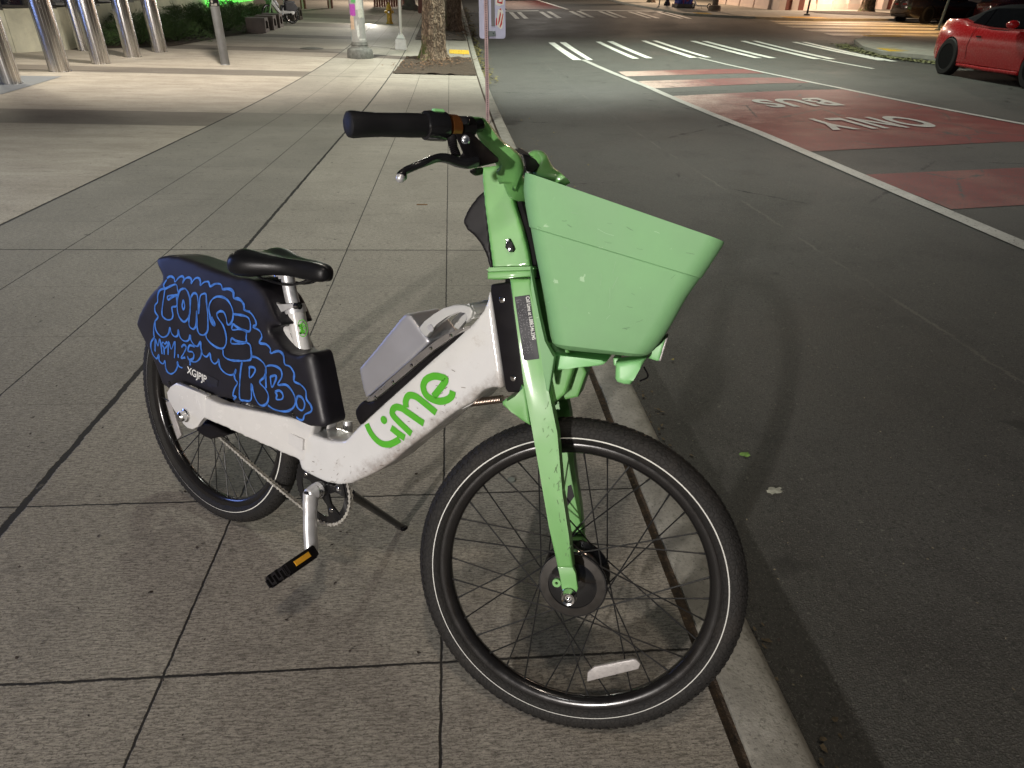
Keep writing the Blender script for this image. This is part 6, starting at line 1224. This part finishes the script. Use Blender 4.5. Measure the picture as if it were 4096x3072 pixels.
# ---- cars
MRimS=mat('dark_alloy',(.05,.05,.055),.2,.7,var=.1)
MDk=mat('wheel_black',(.006,.006,.006),.7,spec=.1)
MCG=mat('car_glass',(.004,.004,.005),.15,spec=.15)
def car(name,M,paint,label,roofm,kind='soft'):
    root=empty(name,M,label,'car')
    st=[(.0,.42,.62,.80,.90,.50,.42),(.10,.30,.60,.92,1.02,.70,.58),(.45,.22,.60,.98,1.08,.88,.76),(1.0,.20,.60,1.0,1.10,.955,.84),(1.5,.20,.60,.97,1.03,.955,.86),(2.2,.20,.60,.94,.98,.94,.86),(3.0,.20,.60,.94,.98,.94,.86),(3.6,.20,.60,.93,.99,.955,.85),(4.1,.22,.60,.88,.93,.94,.80),(4.5,.24,.55,.78,.82,.90,.72),(4.72,.32,.52,.66,.70,.76,.60),(4.8,.38,.50,.58,.62,.62,.50)]
    bm=bmesh.new(); R_=[]
    for x,zb,zm,zs,zt,w,wt in st:
        h=[(0,zb),(w*.86,zb),(w*.97,zb+.08),(w,zm),(w*.985,zm+.14),(w*.955,zs-.06),(w*.90,zs),(wt,zt),(0,zt+.015)]
        R_.append([bm.verts.new((x,y,z)) for y,z in h]+[bm.verts.new((x,-y,z)) for y,z in h[-2:0:-1]])
    for A,B in zip(R_,R_[1:]):
        n=len(A)
        for k in range(n): bm.faces.new((A[k],A[(k+1)%n],B[(k+1)%n],B[k]))
    bm.faces.new(R_[0]); bm.faces.new(R_[-1][::-1])
    body=fin('body',bm,paint,root,ang=40)
    cut=bmesh.new()
    for x in (1.03,3.88):
        for s_ in (-1,1): b_lathe(cut,[(0,-.2),(.395,-.2),(.395,.3),(0,.3)],40,Matrix.Translation((x,s_*.86,.365))@RY)
    bpy.context.view_layer.update()
    bmesh.ops.recalc_face_normals(cut,faces=cut.faces); me=bpy.data.meshes.new('c'); cut.to_mesh(me); cut.free(); co_=bpy.data.objects.new('c',me); C.objects.link(co_); co_.parent=root
    bl_=body.modifiers.new('b','BOOLEAN'); bl_.operation='DIFFERENCE'; bl_.object=co_; bl_.solver='EXACT'
    dg=bpy.context.evaluated_depsgraph_get(); nm=bpy.data.meshes.new_from_object(body.evaluated_get(dg)); body.modifiers.clear(); body.data=nm; bpy.data.objects.remove(co_)
    for p in nm.polygons: p.use_smooth=True
    nm.set_sharp_from_angle(angle=math.radians(32))
    # crease, door lines, sill
    for s_ in (-1,1):
        tube('door_seam',[(1.72,s_*.944,.36),(1.66,s_*.952,.62),(1.70,s_*.93,.88),(1.76,s_*.885,.985)],.004,MK,root,n=6)
        tube('side_skirt',[(1.45,s_*.90,.235),(2.4,s_*.915,.225),(3.45,s_*.90,.235)],.035,paint,root,n=10)
        box('door_handle',(1.95,s_*.945,.80),(.16,.02,.03),MK,root,bev=.006)
    rs=[(.72,1.07,.70,1.08,.62),(1.15,1.00,.80,1.20,.60),(1.6,.98,.84,1.34,.60),(2.1,.97,.85,1.395,.60),(2.6,.97,.85,1.385,.60),(3.0,.975,.84,1.30,.62),(3.45,.985,.80,1.05,.70)]
    bm=bmesh.new(); R_=[]
    for x,zb,w,zt,wt in rs:
        h=[(0,zb-.05),(w,zb-.05),(w,zb),(wt+.04,zt-.07),(wt-.03,zt-.01),(0,zt)]
        R_.append([bm.verts.new((x,y,z)) for y,z in h]+[bm.verts.new((x,-y,z)) for y,z in h[-2:0:-1]])
    for A,B in zip(R_,R_[1:]):
        n=len(A)
        for k in range(n): bm.faces.new((A[k],A[(k+1)%n],B[(k+1)%n],B[k]))
    bm.faces.new(R_[0]); bm.faces.new(R_[-1][::-1]); fin('soft_top' if kind=='soft' else 'roof',bm,roofm,root,ang=50)
    def side(xz,s_,name,m,th=.006):
        P=[]
        for x,z in xz:
            t=(z-.985)/.33; w=.845+(.655-.845)*t; P.append(Vector((x,s_*(w+.012),z)))
        bm=bmesh.new(); a=[bm.verts.new(p) for p in P]; b=[bm.verts.new(p+Vector((0,-s_*.02,0))) for p in P]; n=len(P)
        bm.faces.new(a); bm.faces.new(b[::-1])
        for i in range(n): bm.faces.new((a[i],a[(i+1)%n],b[(i+1)%n],b[i]))
        return fin(name,bm,m,root,smooth=False)
    for s_ in (-1,1):
        side([(1.42,1.0),(1.62,1.24),(1.86,1.31),(1.88,1.0)],s_,'window',MCG); side([(1.91,1.0),(1.89,1.315),(2.75,1.33),(3.12,1.0)],s_,'window',MCG)
        tube('windscreen_pillar',[(2.78,s_*.66,1.345),(3.0,s_*.735,1.20),(3.42,s_*.81,.99)],[.035,.035,.04],paint,root,n=10)
        mm=bmesh.new(); bmesh.ops.create_uvsphere(mm,u_segments=20,v_segments=12,radius=1); bmesh.ops.scale(mm,verts=mm.verts,vec=(.10,.13,.075)); bmesh.ops.translate(mm,verts=mm.verts,vec=(2.98,s_*1.02,1.06)); fin('wing_mirror',mm,paint,root)
        box('mirror_arm',(3.0,s_*.91,1.0),(.06,.14,.035),MK,root,bev=.01)
    box('windscreen_header',(2.78,0,1.36),(.07,1.28,.05),paint,root,bev=.012)
    bm=bmesh.new(); bm.faces.new([bm.verts.new(v) for v in ((2.84,.64,1.35),(2.84,-.64,1.35),(3.5,-.78,1.0),(3.5,.78,1.0))]); fin('windscreen',bm,MCG,root,smooth=False)
    for s_ in (-1,1): box('tail_light',(.035,s_*.28,.80),(.07,.30,.11),mat('tail_light',(.25,.01,.01),.2),root,bev=.02)
    box('rear_bumper',(.10,0,.34),(.16,1.02,.14),MK,root,bev=.03)
    for x in (1.03,3.88):
        for s_ in (-1,1):
            lathe('wheel_well',[(0,-.02),(.392,-.02),(.392,.115),(.385,.115),(.385,-.01),(0,-.01)],MK,root,n=40,T=Matrix.Translation((x,s_*.80,.365))@(RY if s_<0 else RY.inverted()))
            w_=bpy.data.objects.new('wheel',None); link(w_,root,Matrix.Translation((x,s_*.84,.365))@(RY if s_<0 else RY.inverted()))
            lathe('tyre',[(.25,-.12),(.345,-.12),(.362,-.10),(.365,0),(.362,.10),(.345,.12),(.262,.12),(.255,.10)],MTy,w_,n=56,closed=True)
            lathe('rim',[(.262,.112),(.25,.10),(.235,.02),(.06,.0),(.0,.0)],MDk,w_,n=48,closed=False)
            bm=bmesh.new()
            for k in range(5):
                for dx in (-.028,.028):
                    R5=Matrix.Rotation(k*math.tau/5,3,'Z'); b_box(bm,R5@Vector((.15,dx,.062)),(.21,.026,.035),R5,bev=.006)
            fin('rim_spokes',bm,MRimS,w_)
            lathe('hub_cap',[(0,.095),(.035,.093),(.045,.08),(.06,.06)],MCh,w_,n=20)
    return root
fwd=Vector((.07,-1,0)).normalized()
CARS=1.0
def carM(rear,fwd,xoff=1.03,side=-.84,zoff=0):
    sl=Vector((fwd.x,fwd.y,(hr(rear[0]+fwd.x*2.8,rear[1]+fwd.y*2.8)-hr(rear[0],rear[1]))/2.8)).normalized()
    z=Vector((-.03,-.02,1)); y=z.cross(sl).normalized(); z=sl.cross(y); m=Matrix.Identity(4)
    for i in range(3): m[i][0]=sl[i];m[i][1]=y[i];m[i][2]=z[i]
    k=CARS; p=Vector((rear[0],rear[1],hr(rear[0],rear[1])+zoff))-sl*xoff*k-y*side*k
    for i in range(3):
        for j in range(3): m[i][j]*=k*(1.07 if j==2 else 1)
    for i in range(3): m[i][3]=p[i]
    return m
car('red_convertible',carM((11.98,16.6),Vector((-.03,-1,0)).normalized()),MCarR,'bright red convertible with a black soft top parked at the right edge',MSoft)
car('parked_car',carM((24.4,36.6),Vector((.98,.2,0)).normalized()),MCarK,'dark brown car half hidden behind the red convertible roof across the street',MCarK,'hard')
car('parked_car',carM((27.3,34.2),Vector((.98,.2,0)).normalized()),MCarM,'maroon car just showing above the convertible roof at the right edge',MCarM,'hard')
# ---- far corner furniture
def H2(p,dz=.10): return Vector((p[0],p[1],hr(p[0],p[1])+dz))
ftr=[(12.9,47.7,.19,'distant street tree trunk on bare soil left of the painted cabinet',21,0.),(24.9,43.1,.36,'broad dark tree trunk on its soil mound before the storefront',22,-.02)]
for x,y,r_,l,sd,ln_ in ftr: tree(H2((x,y)),r_,ln_,0,l,sd,'street trees across the junction')
bm=bmesh.new(); N=40
c0=bm.verts.new(H2((24.2,42.2))+Vector((0,0,.10))); ring=[bm.verts.new(H2((24.2+3.6*math.cos(k*math.tau/N)*(1+.06*math.sin(5*k)),41.9+1.7*math.sin(k*math.tau/N)*(1+.06*math.sin(4*k))))+Vector((0,0,.008))) for k in range(N)]
mid=[bm.verts.new(H2((24.2+2.0*math.cos(k*math.tau/N),42.1+.9*math.sin(k*math.tau/N)))+Vector((0,0,.07))) for k in range(N)]
for k in range(N): j=(k+1)%N; bm.faces.new((ring[k],ring[j],mid[j],mid[k])); bm.faces.new((mid[k],mid[j],c0))
struct('soil_mound',bm,M_dirt)
cb=empty('painted_utility_cabinet',upM(H2((13.4,42.5)),.1,Vector((0,-.02,1))),'utility cabinet painted in swirls of blue and red at the far corner','cabinet')
box('cabinet_plinth',(0,0,.09),(1.05,.85,.18),MCD,cb,bev=.02)
def cabm():
    m=NT('mural_paint'); w=m.t.nodes.new('ShaderNodeTexWave'); w.inputs['Scale'].default_value=1.3; w.inputs['Distortion'].default_value=9; w.inputs['Detail'].default_value=3; m.t.links.new(m.co(),w.inputs['Vector'])
    c=m.mix(m.ramp(w.outputs['Fac'],.3,.5),(.02,.03,.20),(.06,.09,.45)); c=m.mix(m.ramp(m.noise(2.2,3,.5,dist=1.5),.52,.58),c,(.35,.03,.05)); m.set(m.b.inputs['Base Color'],c); m.b.inputs['Roughness'].default_value=.5; return m.m
box('cabinet_body',(0,0,.88),(.86,.66,1.4),cabm(),cb,bev=.02)
def post(name,p,r_,h,m,label,cat,base=None,lean=(0,-.02)):
    root=empty(name,upM(H2(p),0,Vector((lean[0],lean[1],1))),label,cat); lathe('post_tube',[(0,0),(r_,0),(r_,h),(0,h+.01)],m,root,n=20)
    lathe('post_foot',base or [(0,0),(r_*3,0),(r_*3,.03),(r_,.05)],m,root,n=20); return root
post('sign_pole',(12.1,42.9),.035,3,MSG,'thin grey sign pole left of the distant black lamp foot','pole')
post('street_lamp',(12.95,44.2),.06,4,MKg,'black lamp post foot between the distant tree and the painted cabinet','street lamp',[(0,0),(.20,0),(.18,.12),(.10,.28),(.06,.5)])
post('timber_pole',(14.35,39.9),.16,5,mat('weathered_timber',(.16,.12,.09),.9,var=.3,vs=8),'stout weathered timber pole with grey footings beside the pale scooter','pole',[(0,0),(.34,0),(.32,.24),(.16,.28)])
post('sign_pole',(18.9,38.4),.05,3,MK,'thin black post standing alone before the pale panels','pole',[(0,0),(.17,0),(.15,.06),(.05,.09)])
post('street_lamp',(28.85,42.8),.09,4,MKg,'black lamp post with a flared foot beside the yellow scooter','street lamp',[(0,0),(.32,0),(.25,.10),(.14,.3),(.09,.6)],(.10,-.02))
gq=post('leaning_sign_pole',(21.4,31.0),.05,4,mat('grey_green_pole',(.16,.20,.18),.5,.3),'grey green pole with dark signal box rising behind the convertible boot','pole',lean=(.05,-.02)); box('signal_box',(0.0,-.02,2.15),(.22,.2,.62),MK,gq,bev=.03); box('button_plate',(0.05,-.06,2.75),(.3,.12,.5),mat('grey_plate',(.22,.27,.26),.5),gq,bev=.03)
def scooter(p,ang,dm,label,s=1):
    root=empty('electric_scooter',upM(H2(p),ang,Vector((0,-.02,1)),s),label,'scooter','parked electric scooters')
    box('deck',(0,0,.14),(.62,.15,.07),dm,root,bev=.02); tube('stem',[(.40,0,.22),(.46,0,.7),(.50,0,1.15)],.028,dm,root,n=12); tube('neck',[(.30,0,.16),(.42,0,.36)],.035,dm,root,n=12)
    tube('handlebar',[(.50,-.24,1.15),(.50,.24,1.15)],.016,MK,root,n=10); box('battery_box',(.43,0,.62),(.07,.13,.42),dm,root,bev=.02)
    for x in (.48,-.42):
        w_=bpy.data.objects.new('wheel',None); link(w_,root,Matrix.Translation((x,0,.13))@RY)
        lathe('tyre',[(.085,-.025),(.12,-.025),(.13,0),(.12,.025),(.085,.025)],MTy,w_,n=28,closed=True); lathe('rim',[(0,.02),(.03,.02),(.03,-.02),(0,-.02)],MAl,w_,n=14)
        bm=bmesh.new()
        for k in range(5): R5=Matrix.Rotation(k*math.tau/5,3,'Z'); b_box(bm,R5@Vector((.055,0,0)),(.08,.014,.01),R5)
        fin('wheel_spokes',bm,MAl,w_)
    box('rear_mudguard',(-.42,0,.27),(.22,.09,.02),dm,root,bev=.008); tube('kickstand',[(.05,.05,.12),(.02,.16,.01)],.01,MK,root,n=8)
scooter((14.2,41.6),math.radians(172),mat('white_scooter',(.6,.6,.6),.4),'white electric scooter beside the timber pole at the far corner')
scooter((27.7,42.6),math.radians(8),mat('yellow_scooter',(.50,.34,.06),.4),'yellow electric scooter in front of the storefront windows')
# storefront across the junction
sf=empty('storefront_building',upM(H2((21.2,44.1))),'pale lit storefront with red brown piers and tall windows across the junction','building')
inv=sf.matrix_world.inverted()
def seg(a,b,h0,h1,m,name,off=0,th=.25,parent=None,M=None):
    a=Vector((*a,0));b=Vector((*b,0)); d=(b-a).normalized(); nr=Vector((-d.y,d.x,0)); bm=bmesh.new(); V4=[]
    for s_ in (off,off+th):
        for pt in (a,b):
            x,y=(pt+nr*s_).xy; z=hr(pt.x,pt.y)+.1; V4.append([bm.verts.new((x,y,z+h0)),bm.verts.new((x,y,z+h1))])
    A,B,C_,D_=V4
    for f in ((A[0],B[0],B[1],A[1]),(C_[0],C_[1],D_[1],D_[0]),(A[1],B[1],D_[1],C_[1]),(A[0],A[1],C_[1],C_[0]),(B[0],D_[0],D_[1],B[1]),(A[0],C_[0],D_[0],B[0])): bm.faces.new(f)
    return fin(name,bm,m,parent or sf,inv if M is None else M,smooth=False)
def lerp2(a,b,t): return (a[0]+(b[0]-a[0])*t,a[1]+(b[1]-a[1])*t)
F0=(17.7,49.6);F1=(18.98,43.6);F2=(19.25,43.3);F3=(21.2,44.1);F4=(28.6,48.6);F5=(29.8,48.9);F6=(40,54)
for k in range(4):
    a=lerp2(F0,F1,k/4+.01);b=lerp2(F0,F1,(k+1)/4-.01); seg(a,b,.12,4,MPink,'wall_panel'); seg(a,b,-.2,.12,MPinkW,'wall_base',-.02,.3)
for k,m_ in enumerate((MPinkW,MBrn,MPinkW,MBrn)): seg(lerp2(F2,F3,k/4),lerp2(F2,F3,(k+1)/4),-.2,4,m_,'pier',-.25 if k%2 else -.3,.6)
nP=5
for k in range(nP):
    a=lerp2(F3,F4,k/nP+.012);b=lerp2(F3,F4,(k+1)/nP-.012)
    if k<4: seg(a,b,.30,3.6,mat('frosted_panel',(.60,.55,.49),.35,var=.06,vs=1),'frosted_window',.05,.08); seg(a,b,-.2,.30,MPinkW,'wall_base',-.03,.3)
    else: w_=seg(a,b,.75,3.6,MGl,'shop_window',.08,.06); seg(a,b,-.2,.70,MPinkW,'wall_base',-.05,.3)
    seg(lerp2(F3,F4,k/nP-.012),lerp2(F3,F4,k/nP+.012),-.2,4,MPinkW,'mullion',-.06,.35)
for k,m_ in enumerate((MPinkW,MBrn,MPinkW,MBrn)): seg(lerp2(F4,(30.4,49.3),k/4),lerp2(F4,(30.4,49.3),(k+1)/4),-.2,4,m_,'pier',-.45 if k%2 else -.5,.8)
for k in range(6):
    a=lerp2((30.4,49.3),F6,k/6+.01);b=lerp2((30.4,49.3),F6,(k+1)/6-.01); seg(a,b,.75,3.6,MGl,'shop_window',.08,.06); seg(a,b,-.2,.72,MPinkW,'wall_base',-.05,.3); seg(lerp2((30.4,49.3),F6,k/6-.01),lerp2((30.4,49.3),F6,k/6+.01),.0,4,MPinkW,'mullion',-.06,.3)
for k,t in enumerate((.38,.52)): seg(lerp2((30.4,49.3),F6,t),lerp2((30.4,49.3),F6,t+.05),-.2,4,MPinkW if k else MBrn,'pier',-.5,.7)
# red brown frames and slats beyond the plaza
for i,(x,y) in enumerate([(-7.1,37.4),(-5.95,38.35)]):
    o=empty('steel_frame_leg',upM((x,y,hs(x,y)),0),['red brown steel column left of the poster post, nearer the parked bicycle','red brown steel column just left of the poster post'][i],'column','red brown steel columns'); box('column_shaft',(0,0,1.5),(.24,.2,3),MRb,o); box('column_face',(.0,-.11,1.5),(.08,.02,3),MPinkW,o)
o=empty('slatted_screen',upM((-3.95,40.4,hs(0,40.4)),.5),'red brown slatted screen between the poster post and the hydrant','screen')
bm=bmesh.new()
for k in range(16): b_box(bm,(k*.14,0,1.0),(.07,.12,2.0))
fin('slats',bm,MRb,o,smooth=False); box('screen_rail',(1.05,.08,1.5),(2.3,.04,.1),MRb,o)
o=empty('stone_lamp_base',upM((-2.05,39.3,hs(0,39.3)),0),'grey pedestal foot of a far lamp post between the slim pole and the tree','street lamp'); lathe('pedestal',[(0,0),(.42,0),(.42,.16),(.30,.26),(.24,.6),(.20,1.2)],MCD,o,n=28); lathe('shaft',[(.12,1.2),(.09,4),(0,4)],MSG,o,n=20)
o=empty('red_post',upM((-1.39,37.0,hs(0,37)),0),'short dark red post just left of the near tree trunk','post'); box('post_body',(0,0,.4),(.3,.3,.8),MRb,o,taper=.8,bev=.02); box('post_cap',(0,0,.95),(.16,.16,.5),MRb,o,bev=.02)
# ---- small litter near the bicycle
def leafm(p,s,m,label,name,cat,hf,seed,asp=1,pts=None):
    rs=random.Random(seed); bm=bmesh.new(); N=18; c_=bm.verts.new((p[0],p[1],hf(p[0],p[1])+.004+.3*s)); R_=[]
    for k in range(N):
        a=k*math.tau/N; r_=s*(.62+.38*abs(math.sin(2.5*a)))*rs.uniform(.8,1.15); x=p[0]+r_*math.cos(a)*asp; y=p[1]+r_*math.sin(a); R_.append(bm.verts.new((x,y,hf(p[0],p[1])+.003+rs.uniform(0,.35)*s)))
    for k in range(N): bm.faces.new((c_,R_[k],R_[(k+1)%N]))
    o=fin(name,bm,m,ang=80); return tag(o,label,cat)
leafm((1.10,1.955),.019,mat('fresh_leaf',(.13,.24,.05),.6,var=.2,vs=80),'curled green leaf on the asphalt right of the front wheel','green_leaf','leaf',hr,2,1.2)
leafm((1.118,1.735),.022,mat('torn_paper_scrap',(.33,.33,.27),.8,var=.2,vs=80),'flat torn pale paper scrap on the asphalt right of the front tyre','paper_scrap','paper',hr,5,1.5)
o=lathe('bottle_cap',[(0,.004),(.011,.004),(.015,.001),(.015,0)],mat('dull_cap',(.16,.17,.15),.4,.4),None,Matrix.Translation((.178,1.70,.001)),20); tag(o,'small dull metal cap lying flat on the pavement behind the front wheel','bottle cap')
o=prism('wood_sliver',[(0,0),(.085,.004),(.086,.012),(.002,.010)],.0,.006,mat('sliver',(.20,.12,.06),.9),axis='z'); o.location=(-.78,4.62,.001) ; o.location=(-.285,5.20,.001); tag(o,'thin brown wood sliver on the pavement below the brake lever','wood sliver')
